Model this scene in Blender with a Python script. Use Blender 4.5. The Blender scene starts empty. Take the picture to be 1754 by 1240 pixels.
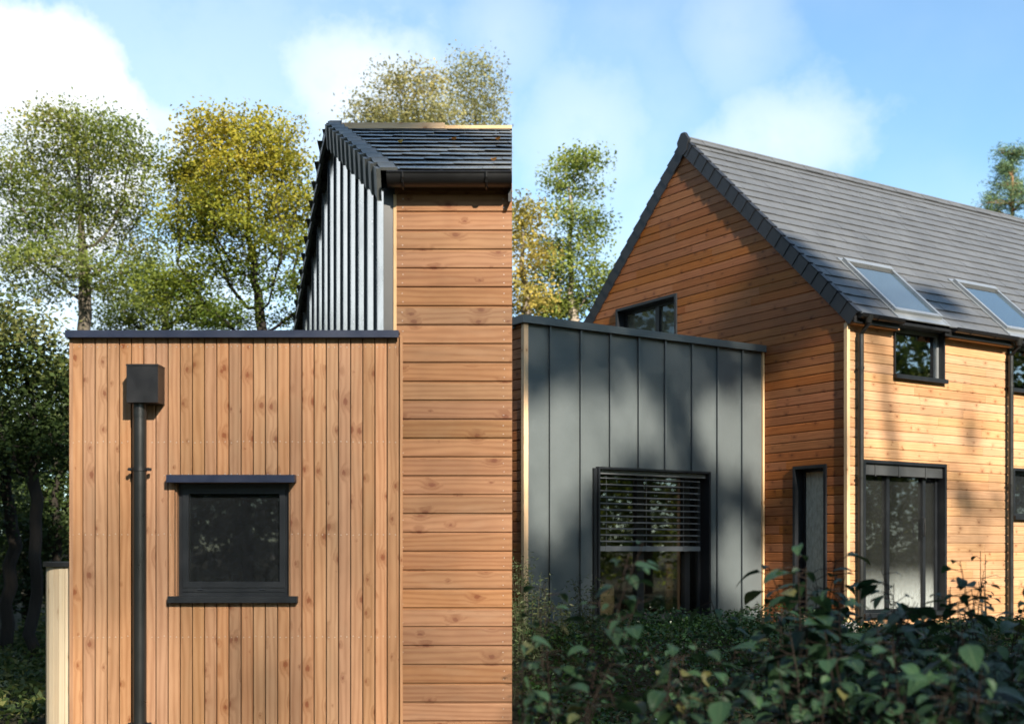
import bpy, math, random
import numpy as np
from mathutils import Vector, Matrix, Euler
random.seed(7)
RNG = np.random.default_rng(11)
PI = math.pi
SC = bpy.context.scene
COL = SC.collection

# ------------------------------------------------------------------ camera
CAMZ = 1.095
FPX, PX, PY = 2080.0, 877.0, 946.0
cam = bpy.data.cameras.new('camera')
cam.sensor_width = 36.0
cam.lens = 36.0 * FPX / 1754.0
cam.shift_x = 0.0
cam.shift_y = (PY - 620.0) / 1754.0
cam.clip_start = 0.1
cam.clip_end = 3000.0
cam.dof.use_dof = True
cam.dof.focus_distance = 11.5
cam.dof.aperture_fstop = 1.8
cam_o = bpy.data.objects.new('camera', cam)
cam_o.location = (0, 0, CAMZ)
cam_o.rotation_euler = (PI / 2, 0, 0)
COL.objects.link(cam_o)
SC.camera = cam_o

# ------------------------------------------------------------------ sun
SUN_EL = math.radians(30.0)
hx, hy = 0.43, -0.9028
S = Vector((hx * math.cos(SUN_EL), hy * math.cos(SUN_EL), math.sin(SUN_EL))).normalized()
sun = bpy.data.lights.new('sun', 'SUN')
sun.energy = 5.0
sun.angle = math.radians(0.85)
sun.color = (1.0, 0.90, 0.76)
sun_o = bpy.data.objects.new('sun', sun)
sun_o.rotation_euler = S.to_track_quat('Z', 'Y').to_euler()
sun_o.location = (10, -30, 30)
COL.objects.link(sun_o)

SC.view_settings.view_transform = 'Standard'
SC.view_settings.look = 'None'
SC.view_settings.exposure = 1.30
SC.view_settings.gamma = 1.0
SC.view_settings.use_curve_mapping = False
SC.cycles.max_bounces = 8
SC.cycles.transparent_max_bounces = 12
SC.cycles.use_denoising = True
SC.cycles.sample_clamp_indirect = 6.0
SC.cycles.caustics_reflective = False
SC.cycles.caustics_refractive = False


# ------------------------------------------------------------------ node helpers
class NT:
    def __init__(self, tree):
        self.t = tree
        tree.nodes.clear()

    def n(self, typ, **kw):
        nd = self.t.nodes.new(typ)
        for k, v in kw.items():
            setattr(nd, k, v)
        return nd

    def l(self, a, b):
        self.t.links.new(a, b)

    def put(self, sock, v):
        if isinstance(v, bpy.types.NodeSocket):
            self.l(v, sock)
        else:
            sock.default_value = v

    def math(self, op, a, b=0.0, c=0.0, clamp=False):
        m = self.n('ShaderNodeMath', operation=op, use_clamp=clamp)
        self.put(m.inputs[0], a); self.put(m.inputs[1], b); self.put(m.inputs[2], c)
        return m.outputs[0]

    def vmath(self, op, a, b=(0, 0, 0)):
        m = self.n('ShaderNodeVectorMath', operation=op)
        self.put(m.inputs[0], a); self.put(m.inputs[1], b)
        return m

    def xyz(self, x, y, z):
        c = self.n('ShaderNodeCombineXYZ')
        self.put(c.inputs[0], x); self.put(c.inputs[1], y); self.put(c.inputs[2], z)
        return c.outputs[0]

    def sep(self, v):
        s = self.n('ShaderNodeSeparateXYZ'); self.put(s.inputs[0], v)
        return s.outputs

    def smooth(self, v, a, b, lo=0.0, hi=1.0):
        m = self.n('ShaderNodeMapRange', interpolation_type='SMOOTHSTEP')
        self.put(m.inputs[0], v); self.put(m.inputs[1], a); self.put(m.inputs[2], b)
        self.put(m.inputs[3], lo); self.put(m.inputs[4], hi)
        return m.outputs[0]

    def lin(self, v, a, b, lo=0.0, hi=1.0):
        m = self.n('ShaderNodeMapRange')
        self.put(m.inputs[0], v); self.put(m.inputs[1], a); self.put(m.inputs[2], b)
        self.put(m.inputs[3], lo); self.put(m.inputs[4], hi)
        return m.outputs[0]

    def noise(self, vec, scale=1.0, detail=2.0, rough=0.5, out=0):
        m = self.n('ShaderNodeTexNoise')
        if vec is not None:
            self.put(m.inputs['Vector'], vec)
        self.put(m.inputs['Scale'], scale); self.put(m.inputs['Detail'], detail)
        self.put(m.inputs['Roughness'], rough)
        return m.outputs[out]

    def mix(self, f, a, b, mode='MIX'):
        m = self.n('ShaderNodeMix', data_type='RGBA', blend_type=mode)
        self.put(m.inputs[0], f)
        for s, v in ((6, a), (7, b)):
            if isinstance(v, tuple) and len(v) == 3:
                v = v + (1,)
            self.put(m.inputs[s], v)
        return m.outputs[2]

    def ramp(self, f, stops):
        r = self.n('ShaderNodeValToRGB')
        self.put(r.inputs[0], f)
        e = r.color_ramp.elements
        while len(e) < len(stops):
            e.new(0.5)
        for el, (p, c) in zip(e, stops):
            el.position = p
            el.color = (c[0], c[1], c[2], 1)
        return r.outputs[0]


def new_mat(name):
    m = bpy.data.materials.new(name)
    m.use_nodes = True
    nt = NT(m.node_tree)
    out = nt.n('ShaderNodeOutputMaterial')
    return m, nt, out


def principled(nt, out, color, rough=0.5, metal=0.0, spec=0.5, bump=None, bump_s=0.2, bump_d=0.01):
    p = nt.n('ShaderNodeBsdfPrincipled')
    if isinstance(color, tuple) and len(color) == 3:
        color = color + (1,)
    nt.put(p.inputs['Base Color'], color)
    nt.put(p.inputs['Roughness'], rough)
    nt.put(p.inputs['Metallic'], metal)
    nt.put(p.inputs['Specular IOR Level'], spec)
    if bump is not None:
        b = nt.n('ShaderNodeBump')
        b.inputs['Strength'].default_value = bump_s
        b.inputs['Distance'].default_value = bump_d
        nt.l(bump, b.inputs['Height'])
        nt.l(b.outputs[0], p.inputs['Normal'])
    if out is not None:
        nt.l(p.outputs[0], out.inputs[0])
    return p


# ------------------------------------------------------------------ world: sky and clouds
def px_dir(x, y):
    return Vector(((x - PX) / FPX, 1.0, (PY - y) / FPX)).normalized()


world = bpy.data.worlds.new('World')
SC.world = world
world.use_nodes = True
nt = NT(world.node_tree)
wout = nt.n('ShaderNodeOutputWorld')
bg = nt.n('ShaderNodeBackground')
bg.inputs[1].default_value = 0.085
sky = nt.n('ShaderNodeTexSky', sky_type='NISHITA')
sky.sun_disc = False
sky.sun_elevation = SUN_EL
sky.sun_rotation = math.atan2(hx, hy)
sky.altitude = 100.0
sky.air_density = 1.0
sky.dust_density = 0.6
sky.ozone_density = 1.6
tc = nt.n('ShaderNodeTexCoord')
D = tc.outputs['Generated']
n1 = nt.noise(D, 13.0, 8.0, 0.62)
n2 = nt.noise(nt.vmath('MULTIPLY', D, (1, 1, 1.4)).outputs[0], 3.0, 4.0, 0.5)
# clouds: soft lumps of the sky dome at fixed directions
blobs = [  # x, y, rx, ry, opacity, edge sharpness
    (60, 250, 190, 215, 1.0, 0.22),
    (-120, 190, 190, 170, 1.0, 0.3),
    (250, 260, 120, 90, 0.75, 0.6),
    (620, 150, 170, 130, 0.75, 0.75),
    (720, 190, 200, 120, 0.55, 0.8),
    (560, 260, 120, 100, 0.5, 0.8),
    (860, 60, 120, 150, 0.35, 0.9),
    (1340, 240, 190, 95, 0.55, 0.75),
    (1250, 60, 120, 180, 0.32, 0.9),
    (1000, 240, 170, 170, 0.45, 0.9),
    (900, 450, 200, 150, 0.45, 0.8),
    (420, 330, 330, 150, 0.45, 0.9),
    (200, 520, 480, 180, 0.7, 0.8),
    (380, 260, 620, 420, 0.38, 0.9),
    (-1250, 420, 1000, 620, 0.95, 0.5),  # cloud added out of view to whiten the metal gable's reflection
    (1100, 420, 500, 200, 0.35, 0.9),
]
mask = None
for (bx, by, rx, ry, op, sh) in blobs:
    c = px_dir(bx, by)
    d = nt.vmath('SUBTRACT', D, (c.x, c.y, c.z)).outputs[0]
    d = nt.vmath('MULTIPLY', d, (FPX / rx, FPX / rx * 0.8, FPX / ry)).outputs[0]
    ln = nt.vmath('LENGTH', d).outputs['Value']
    v = nt.math('ADD', ln, nt.math('MULTIPLY', nt.math('SUBTRACT', n1, 0.5), 1.9 if sh > 0.4 else 0.8))
    m = nt.smooth(v, 1.0 + sh * 0.3, 1.0 - sh, 0.0, op)
    mask = m if mask is None else nt.math('MAXIMUM', mask, m)
wisps = nt.smooth(n2, 0.36, 0.80, 0.06, 0.36)
mask = nt.math('MAXIMUM', mask, wisps)
skyc = nt.mix(1.0, sky.outputs[0], (0.86, 1.14, 1.22), 'MULTIPLY')
cloudc = nt.mix(nt.smooth(n1, 0.3, 0.7), (5.0, 5.6, 6.0), (6.6, 6.7, 6.7))
nt.l(nt.mix(mask, skyc, cloudc), bg.inputs[0])
nt.l(bg.outputs[0], wout.inputs[0])


# ------------------------------------------------------------------ objects
def finish(o, parent=None, label=None, cat=None, group=None, kind=None):
    COL.objects.link(o)
    if parent is not None:
        o.parent = parent
    for k, v in (('label', label), ('category', cat), ('group', group), ('kind', kind)):
        if v:
            o[k] = v
    return o


def thing(name, label, cat, loc=(0, 0, 0), rotz=0.0, group=None):
    o = bpy.data.objects.new(name, None)
    o.empty_display_size = 0.2
    o.location = loc
    o.rotation_euler = (0, 0, rotz)
    return finish(o, None, label, cat, group)


class MB:
    """collects faces with uv (metres along, metres across) and three random numbers per piece"""
    def __init__(self, off=(0, 0, 0)):
        self.v = []; self.f = []; self.uv = []; self.r = []; self.mi = []
        self.off = Vector(off); self.cur = (0.5, 0.5, 0.5)

    def rnd(self):
        self.cur = (random.random(), random.random(), random.random())
        return self.cur

    def face(self, pts, uvs=None, mi=0):
        b = len(self.v)
        for p in pts:
            q = Vector(p) - self.off
            self.v.append((q.x, q.y, q.z)); self.r.append(self.cur)
        self.f.append(tuple(range(b, b + len(pts))))
        if uvs is None:
            uvs = [(0, 0)] * len(pts)
        self.uv.extend(uvs)
        self.mi.append(mi)

    def hexa(self, o, a, b, c, mi=0, uoff=None):
        """box from corner o with edge vectors a (long, uv x), b, c"""
        o, a, b, c = Vector(o), Vector(a), Vector(b), Vector(c)
        if a.cross(b).dot(c) < 0:
            b, c = c, b
        la, lb, lc = a.length, b.length, c.length
        u0 = random.random() * 20 if uoff is None else uoff
        v0 = random.random() * 5 if uoff is None else uoff
        q = lambda p, l1, l2: [(u0, v0), (u0 + l1, v0), (u0 + l1, v0 + l2), (u0, v0 + l2)]
        F = self.face
        F([o, o + b, o + a + b, o + a], [(u0, v0), (u0, v0 + lb), (u0 + la, v0 + lb), (u0 + la, v0)], mi)
        F([o + c, o + c + a, o + c + a + b, o + c + b], q(0, la, lb), mi)
        F([o, o + a, o + a + c, o + c], q(0, la, lc), mi)
        F([o + b, o + b + c, o + b + c + a, o + b + a], [(u0, v0), (u0, v0 + lc), (u0 + la, v0 + lc), (u0 + la, v0)], mi)
        F([o, o + c, o + c + b, o + b], [(u0, v0), (u0 + lc * .2, v0), (u0 + lc * .2, v0 + lb), (u0, v0 + lb)], mi)
        F([o + a, o + a + b, o + a + b + c, o + a + c], [(u0, v0), (u0, v0 + lb), (u0 + lc * .2, v0 + lb), (u0 + lc * .2, v0)], mi)

    def box(self, x0, x1, y0, y1, z0, z1, mi=0):
        d = sorted(((x1 - x0, 0), (y1 - y0, 1), (z1 - z0, 2)), reverse=True)
        ax = [Vector((x1 - x0, 0, 0)), Vector((0, y1 - y0, 0)), Vector((0, 0, z1 - z0))]
        self.hexa((x0, y0, z0), ax[d[0][1]], ax[d[1][1]], ax[d[2][1]], mi)

    def tube(self, pts, rads, n=8, mi=0, caps=True):
        pts = [Vector(p) for p in pts]
        rings = []
        L = 0.0
        Ls = []
        for i, p in enumerate(pts):
            t = (pts[min(i + 1, len(pts) - 1)] - pts[max(i - 1, 0)]).normalized()
            ref = Vector((0, 0, 1)) if abs(t.z) < 0.9 else Vector((1, 0, 0))
            x = t.cross(ref).normalized(); y = t.cross(x)
            r = rads[i] if hasattr(rads, '__len__') else rads
            rings.append([p + (x * math.cos(2 * PI * k / n) + y * math.sin(2 * PI * k / n)) * r for k in range(n)])
            if i: L += (p - pts[i - 1]).length
            Ls.append(L)
        for i in range(len(pts) - 1):
            for k in range(n):
                k2 = (k + 1) % n
                self.face([rings[i][k], rings[i + 1][k], rings[i + 1][k2], rings[i][k2]],
                          [(Ls[i], k / n), (Ls[i + 1], k / n), (Ls[i + 1], (k + 1) / n), (Ls[i], (k + 1) / n)], mi)
        if caps:
            self.face(rings[0], [(0, 0)] * n, mi); self.face(rings[-1][::-1], [(0, 0)] * n, mi)

    def build(self, name, mats, parent=None, smooth=False, **tags):
        me = bpy.data.meshes.new(name)
        me.from_pydata(self.v, [], self.f)
        uvl = me.uv_layers.new(name='UVMap')
        uvl.data.foreach_set('uv', np.array(self.uv, dtype=np.float32).ravel())
        a = me.attributes.new('rnd', 'FLOAT_COLOR', 'POINT')
        r = np.ones((len(self.v), 4), dtype=np.float32); r[:, :3] = np.array(self.r)
        a.data.foreach_set('color', r.ravel())
        if not isinstance(mats, (list, tuple)):
            mats = [mats]
        for m in mats:
            me.materials.append(m)
        me.polygons.foreach_set('material_index', self.mi)
        if smooth:
            import bmesh
            bm = bmesh.new(); bm.from_mesh(me)
            bmesh.ops.remove_doubles(bm, verts=bm.verts, dist=1e-5)
            bm.to_mesh(me); bm.free()
            me.polygons.foreach_set('use_smooth', [True] * len(me.polygons))
            me.set_sharp_from_angle(angle=math.radians(40))
        me.update()
        o = bpy.data.objects.new(name, me)
        return finish(o, parent, **tags)


def np_mesh(name, V, F, R, UV, mats, parent=None, **tags):
    """V (n,3), F (m,k) same-size faces, R (n,3) random, UV (n,2) per vertex"""
    me = bpy.data.meshes.new(name)
    n, (m, k) = len(V), F.shape
    me.vertices.add(n); me.loops.add(m * k); me.polygons.add(m)
    me.vertices.foreach_set('co', V.astype(np.float32).ravel())
    me.loops.foreach_set('vertex_index', F.astype(np.int32).ravel())
    me.polygons.foreach_set('loop_start', np.arange(0, m * k, k, dtype=np.int32))
    me.update(calc_edges=True)
    uvl = me.uv_layers.new(name='UVMap')
    uvl.data.foreach_set('uv', UV[F.ravel()].astype(np.float32).ravel())
    a = me.attributes.new('rnd', 'FLOAT_COLOR', 'POINT')
    r = np.ones((n, 4), dtype=np.float32); r[:, :3] = R
    a.data.foreach_set('color', r.ravel())
    for mt in (mats if isinstance(mats, (list, tuple)) else [mats]):
        me.materials.append(mt)
    o = bpy.data.objects.new(name, me)
    return finish(o, parent, **tags)


# ------------------------------------------------------------------ materials
def wood(name, light, dark, knotc, kn=1.0, rough=0.62, grain=1.0, tint=0.16, bleach=(0.6, 0.45, 0.28), bl=0.25):
    m, nt, out = new_mat(name)
    uv = nt.n('ShaderNodeUVMap').outputs[0]
    x, y, _ = nt.sep(uv)
    at = nt.n('ShaderNodeAttribute', attribute_name='rnd')
    r1, r2, r3 = nt.sep(at.outputs['Vector'])
    # knots
    kv = nt.xyz(nt.math('MULTIPLY', x, 4.2), nt.math('MULTIPLY', y, 10.0), 0.0)
    vo = nt.n('ShaderNodeTexVoronoi', voronoi_dimensions='2D')
    nt.l(kv, vo.inputs['Vector']); vo.inputs['Scale'].default_value = 1.0
    vo.inputs['Randomness'].default_value = 0.9
    pick = nt.sep(vo.outputs['Color'])[0]
    size = nt.math('MULTIPLY', nt.math('POWER', nt.smooth(pick, 0.40 / kn, 1.02), 1.6), 0.23)
    has = nt.math('GREATER_THAN', pick, 0.45 / kn)
    # distance in metres-ish (undo anisotropy)
    kp = nt.vmath('SUBTRACT', kv, vo.outputs['Position']).outputs[0]
    kx, ky, _ = nt.sep(kp)
    kx = nt.math('ADD', kx, nt.math('MULTIPLY', nt.math('SUBTRACT', nt.noise(nt.vmath('MULTIPLY', nt.xyz(x, y, r1), (60, 120, 9)).outputs[0], 1.0, 2.0), 0.5), 0.22))
    d = nt.math('SQRT', nt.math('ADD', nt.math('MULTIPLY', nt.math('MULTIPLY', kx, kx), 2.6),
                                nt.math('MULTIPLY', nt.math('MULTIPLY', ky, ky), 0.9)))
    core = nt.math('MULTIPLY', nt.smooth(d, nt.math('MULTIPLY', size, 0.9), nt.math('MULTIPLY', size, 0.45)), has)
    halo = nt.math('MULTIPLY', nt.smooth(d, nt.math('MULTIPLY', size, 3.2), nt.math('MULTIPLY', size, 0.6)), has)
    # grain
    warp = nt.noise(nt.xyz(nt.math('MULTIPLY', x, 0.9), nt.math('MULTIPLY', y, 7.0), nt.math('MULTIPLY', r1, 40.0)), 1.0, 2.0, 0.5)
    yy = nt.math('ADD', nt.math('ADD', nt.math('MULTIPLY', y, 150.0 * grain), nt.math('MULTIPLY', warp, 16.0)), nt.math('MULTIPLY', halo, 7.0))
    band = nt.math('ADD', nt.math('MULTIPLY', nt.math('SINE', yy), 0.5), 0.5)
    fib = nt.noise(nt.xyz(nt.math('MULTIPLY', x, 5.0), nt.math('MULTIPLY', y, 420.0), nt.math('MULTIPLY', r2, 30.0)), 1.0, 3.0, 0.65)
    blot = nt.noise(nt.xyz(nt.math('MULTIPLY', x, 2.2), nt.math('MULTIPLY', y, 9.0), nt.math('MULTIPLY', r3, 30.0)), 1.0, 3.0, 0.55)
    g = nt.math('ADD', nt.math('MULTIPLY', nt.math('POWER', band, 1.7), 0.45), nt.math('MULTIPLY', fib, 0.55))
    g = nt.math('ADD', nt.math('MULTIPLY', g, 0.85), nt.math('MULTIPLY', nt.math('SUBTRACT', blot, 0.42), 0.95), clamp=True)
    col = nt.mix(g, light, dark)
    col = nt.mix(nt.math('MULTIPLY', nt.smooth(blot, 0.52, 0.72), bl), col, bleach)
    col = nt.mix(nt.math('MULTIPLY', halo, 0.5), col, tuple(a * 0.7 + b * 0.3 for a, b in zip(dark, knotc)))
    col = nt.mix(nt.math('MULTIPLY', core, 0.85), col, knotc)
    hsv = nt.n('ShaderNodeHueSaturation')
    stain = nt.noise(nt.vmath('MULTIPLY', nt.n('ShaderNodeNewGeometry').outputs['Position'], (1.3, 1.3, 0.5)).outputs[0], 1.0, 4.0, 0.6)
    nt.put(hsv.inputs['Value'], nt.math('MULTIPLY', nt.lin(r1, 0, 1, 1 - tint, 1 + tint), nt.lin(stain, 0.3, 0.7, 0.88, 1.10)))
    nt.put(hsv.inputs['Hue'], nt.lin(r2, 0, 1, 0.4965, 0.5035))
    nt.put(hsv.inputs['Saturation'], nt.lin(r3, 0, 1, 0.93, 1.05))
    nt.l(col, hsv.inputs['Color'])
    bump = nt.math('ADD', nt.math('MULTIPLY', fib, 0.6), nt.math('MULTIPLY', band, 0.4))
    principled(nt, out, hsv.outputs[0], nt.lin(fib, 0.2, 0.8, rough - 0.08, rough + 0.1), 0, 0.3, bump, 0.35, 0.0015)
    return m


M = {}
M['larch'] = wood('larch_boards', (0.365, 0.207, 0.112), (0.205, 0.092, 0.038), (0.14, 0.042, 0.014), kn=1.05, tint=0.14, bleach=(0.36, 0.24, 0.14))
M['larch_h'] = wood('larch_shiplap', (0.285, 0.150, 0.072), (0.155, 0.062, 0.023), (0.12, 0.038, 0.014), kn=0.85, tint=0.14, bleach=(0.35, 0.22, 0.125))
M['cedar'] = wood('stained_shiplap', (0.50, 0.295, 0.155), (0.32, 0.165, 0.075), (0.18, 0.07, 0.028), kn=0.8, tint=0.14, bl=0.2, bleach=(0.54, 0.34, 0.18))
M['cedar_shaded'] = wood('shaded_shiplap', (0.33, 0.122, 0.037), (0.18, 0.057, 0.015), (0.10, 0.030, 0.010), kn=0.8, tint=0.14, bl=0.15, bleach=(0.42, 0.22, 0.09))  # same cladding as cedar, the gable's shade put into a darker colour
M['pale'] = wood('pale_trim', (0.66, 0.46, 0.27), (0.55, 0.35, 0.18), (0.3, 0.14, 0.06), kn=0.6)
M['cream'] = wood('cream_boards', (0.47, 0.39, 0.28), (0.39, 0.31, 0.21), (0.24, 0.17, 0.10), kn=0.6)
M['old'] = wood('weathered_plank', (0.20, 0.14, 0.09), (0.12, 0.08, 0.05), (0.1, 0.06, 0.03), kn=0.6)


def coated(name, col, rough=0.42, metal=0.0, spec=0.5, var=0.25, scale=6.0, wave=0.0):
    m, nt, out = new_mat(name)
    g = nt.n('ShaderNodeNewGeometry').outputs['Position']
    a = nt.noise(g, scale, 4.0, 0.6)
    b = nt.noise(g, scale * 30, 2.0, 0.5)
    f = nt.math('ADD', nt.math('MULTIPLY', a, 0.7), nt.math('MULTIPLY', b, 0.3))
    c = nt.mix(f, tuple(v * (1 - var) for v in col), tuple(v * (1 + var) for v in col))
    principled(nt, out, c, nt.lin(a, 0.3, 0.7, rough - 0.07, rough + 0.08), metal, spec, nt.noise(nt.vmath('MULTIPLY', g, (1, 1, .45)).outputs[0], 3.2, 3.0, 0.55) if wave else b, wave if wave else 0.05, 0.03 if wave else 0.001)
    return m


M['frame'] = coated('anthracite_frame', (0.010, 0.012, 0.015), 0.38)
M['navy'] = coated('dark_blue_trim', (0.013, 0.019, 0.042), 0.40)
M['pvc'] = coated('dark_pvc', (0.013, 0.014, 0.014), 0.33)
M['black'] = coated('black_plastic', (0.009, 0.009, 0.010), 0.40)
M['zinc'] = coated('anthracite_zinc', (0.086, 0.101, 0.104), 0.40, 0.0, 0.5, 0.16, 1.3, 0.25)
M['gmetal'] = coated('pale_grey_metal', (0.86, 0.85, 0.81), 0.24, 0.85, 0.5, 0.04, 2.0)
M['alu'] = coated('grey_aluminium', (0.33, 0.35, 0.36), 0.32, 0.6, 0.5, 0.08, 3.0)
M['dkgrey'] = coated('dark_grey_box', (0.045, 0.048, 0.05), 0.4)
M['slat'] = coated('blind_slat', (0.16, 0.17, 0.18), 0.35, 0.3)
M['plaster'] = coated('interior_plaster', (0.10, 0.10, 0.085), 0.8)
M['dim'] = coated('dark_interior', (0.05, 0.05, 0.05), 0.8)
M['curtain'] = coated('pale_blind', (0.78, 0.76, 0.62), 0.8)
M['card'] = coated('cardboard', (0.46, 0.34, 0.19), 0.8)
M['stone'] = coated('pale_stone', (0.34, 0.33, 0.31), 0.85, 0, 0.3, 0.35, 14.0)
M['screw'] = coated('screw_head', (0.45, 0.42, 0.38), 0.35, 0.7)


def tile_mat(name, col, rough, var, lich=0.0):
    m, nt, out = new_mat(name)
    at = nt.n('ShaderNodeAttribute', attribute_name='rnd')
    r1, r2, r3 = nt.sep(at.outputs['Vector'])
    g = nt.n('ShaderNodeNewGeometry').outputs['Position']
    a = nt.noise(g, 22.0, 4.0, 0.6); b = nt.noise(g, 2.0, 3.0, 0.6); c3 = nt.noise(g, 240.0, 2.0, 0.5)
    v = nt.math('ADD', nt.math('MULTIPLY', nt.math('SUBTRACT', r1, 0.5), var), nt.math('MULTIPLY', nt.math('SUBTRACT', a, 0.5), 0.5))
    v = nt.math('ADD', v, nt.math('MULTIPLY', nt.math('SUBTRACT', b, 0.5), 0.5))
    v = nt.math('ADD', v, 1.0)
    c = nt.vmath('SCALE', (col[0], col[1], col[2])); nt.put(c.inputs['Scale'], v)
    principled(nt, out, c.outputs[0], nt.lin(a, 0.3, 0.7, rough - 0.08, rough + 0.08), 0, 0.5, c3, 0.25, 0.002)
    return m


M['tile'] = tile_mat('grey_roof_tile', (0.086, 0.090, 0.094), 0.50, 0.18)
M['vtile'] = tile_mat('dark_verge_tile', (0.013, 0.0135, 0.015), 0.45, 0.2)
M['ltile'] = tile_mat('slate_roof_tile', (0.15, 0.158, 0.155), 0.28, 0.3)
M['lvtile'] = tile_mat('slate_verge_tile', (0.10, 0.105, 0.10), 0.5, 0.2)


def glass_mat(name, refl=1.0, tint=0.7, dirt_haze=0.0, z0=0.0, z1=1.0, dirt_haze_c=(0.32, 0.34, 0.33)):
    m, nt, out = new_mat(name)
    tr = nt.n('ShaderNodeBsdfTransparent'); tr.inputs[0].default_value = (tint, tint * 1.02, tint, 1)
    gl = nt.n('ShaderNodeBsdfGlossy'); gl.inputs['Roughness'].default_value = 0.015
    gl.inputs[0].default_value = (1, 1, 1, 1)
    p = nt.n('ShaderNodeNewGeometry').outputs['Position']
    w = nt.noise(p, 1.6, 2.0, 0.5)
    bp = nt.n('ShaderNodeBump'); bp.inputs['Strength'].default_value = 0.02; bp.inputs['Distance'].default_value = 0.02
    nt.l(w, bp.inputs['Height']); nt.l(bp.outputs[0], gl.inputs['Normal'])
    fr = nt.n('ShaderNodeFresnel'); fr.inputs[0].default_value = 1.52
    f = nt.math('MULTIPLY', fr.outputs[0], 1.9 * refl, clamp=True)
    mx = nt.n('ShaderNodeMixShader'); nt.l(f, mx.inputs[0]); nt.l(tr.outputs[0], mx.inputs[1]); nt.l(gl.outputs[0], mx.inputs[2])
    res = mx.outputs[0]
    if dirt_haze > 0:  # diffuse film: real mist low down, even tone over whole panes elsewhere
        df = nt.n('ShaderNodeBsdfDiffuse'); df.inputs[0].default_value = dirt_haze_c + (1,)
        z = nt.sep(p)[2]
        dn = nt.noise(nt.vmath('MULTIPLY', p, (1, 1, 0.35)).outputs[0], 30.0, 5.0, 0.7)
        k = nt.math('MULTIPLY', nt.smooth(z, z1, z0), nt.lin(dn, 0.3, 0.7, 0.55, 1.1))
        k = nt.math('MULTIPLY', nt.math('ADD', k, 0.02), dirt_haze, clamp=True)
        m2 = nt.n('ShaderNodeMixShader'); nt.l(k, m2.inputs[0]); nt.l(res, m2.inputs[1]); nt.l(df.outputs[0], m2.inputs[2])
        res = m2.outputs[0]
    nt.l(res, out.inputs[0])
    return m


M['glass'] = glass_mat('window_glass', 1.0, 0.7)
M['glass_clear'] = glass_mat('clear_window_glass', 0.6, 0.92)
M['glass_pale'] = glass_mat('pale_diffuse_glass', 0.8, 0.8, 0.80, 100, 101, (0.60, 0.60, 0.47))  # even pale diffuse tone mixed into the whole pane
M['glass_olive'] = glass_mat('olive_reflection_glass', 0.8, 0.6, 0.30, 100, 101, (0.30, 0.28, 0.20))  # olive diffuse tone stands in for reflected sky and trees
M['glass_tree'] = glass_mat('bright_window_glass', 2.6, 0.6)
M['glass_dark'] = glass_mat('dark_window_glass', 0.8, 0.35, 0.16, 100, 101, (0.07, 0.08, 0.09))  # even grey haze painted in to lift the black pane
M['glass_sky'] = glass_mat('skylight_glass', 1.2, 0.40, 0.25, 100, 101, (0.10, 0.15, 0.18))
M['glass_mist'] = glass_mat('misted_glass', 0.9, 0.7, 0.75, 0.10, 0.95, (0.40, 0.43, 0.42))


def leaf_mat(name, stops, trans=0.35, rough=0.55, gloss=0.25, vein=False):
    m, nt, out = new_mat(name)
    at = nt.n('ShaderNodeAttribute', attribute_name='rnd')
    r1, r2, r3 = nt.sep(at.outputs['Vector'])
    col = nt.ramp(r1, stops)
    hs = nt.n('ShaderNodeHueSaturation')
    nt.put(hs.inputs['Value'], nt.lin(r2, 0, 1, 0.88, 1.12))
    nt.l(col, hs.inputs['Color'])
    c = hs.outputs[0]
    bump = None
    if vein:
        uv = nt.n('ShaderNodeUVMap').outputs[0]
        x, y, _ = nt.sep(uv)   # x 0..1 along, y -1..1 across
        ay = nt.math('ABSOLUTE', y)
        rib = nt.math('SINE', nt.math('MULTIPLY', nt.math('SUBTRACT', x, nt.math('MULTIPLY', ay, 0.30)), 46.0))
        mid = nt.smooth(ay, 0.07, 0.0)
        vv = nt.math('MAXIMUM', mid, nt.smooth(rib, 0.86, 1.0, 0, 0.6))
        c = nt.mix(nt.math('MULTIPLY', vv, 0.45), c, (0.16, 0.22, 0.10))
        sp = nt.noise(nt.n('ShaderNodeNewGeometry').outputs['Position'], 60.0, 3.0, 0.6)
        c = nt.mix(nt.smooth(sp, 0.5, 0.8, 0, 0.45), c, (0.03, 0.05, 0.02))
        bump = nt.math('ADD', nt.math('MULTIPLY', rib, -0.5), nt.math('MULTIPLY', sp, 0.4))
    p = principled(nt, None, c, rough, 0, gloss, bump, 0.5, 0.004)
    t = nt.n('ShaderNodeBsdfTranslucent'); nt.l(c, t.inputs[0])
    mx = nt.n('ShaderNodeMixShader'); mx.inputs[0].default_value = trans
    nt.l(p.outputs[0], mx.inputs[1]); nt.l(t.outputs[0], mx.inputs[2]); nt.l(mx.outputs[0], out.inputs[0])
    return m


M['lf_olive'] = leaf_mat('olive_leaves', [(0, (0.095, 0.145, 0.028)), (0.5, (0.20, 0.235, 0.05)), (0.85, (0.34, 0.30, 0.06)), (1, (0.42, 0.30, 0.06))], 0.5)
M['lf_gold'] = leaf_mat('golden_leaves', [(0, (0.085, 0.135, 0.018)), (0.4, (0.20, 0.225, 0.028)), (0.75, (0.40, 0.345, 0.04)), (1, (0.52, 0.38, 0.05))], 0.5)
M['lf_pale'] = leaf_mat('pale_autumn_leaves', [(0, (0.188, 0.202, 0.072)), (0.5, (0.347, 0.318, 0.130)), (0.85, (0.520, 0.390, 0.116)), (1, (0.578, 0.433, 0.116))], 0.45)
M['lf_oak'] = leaf_mat('oak_leaves', [(0, (0.112, 0.165, 0.030)), (0.5, (0.240, 0.285, 0.060)), (0.85, (0.450, 0.390, 0.090)), (1, (0.562, 0.390, 0.075))], 0.45)
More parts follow.
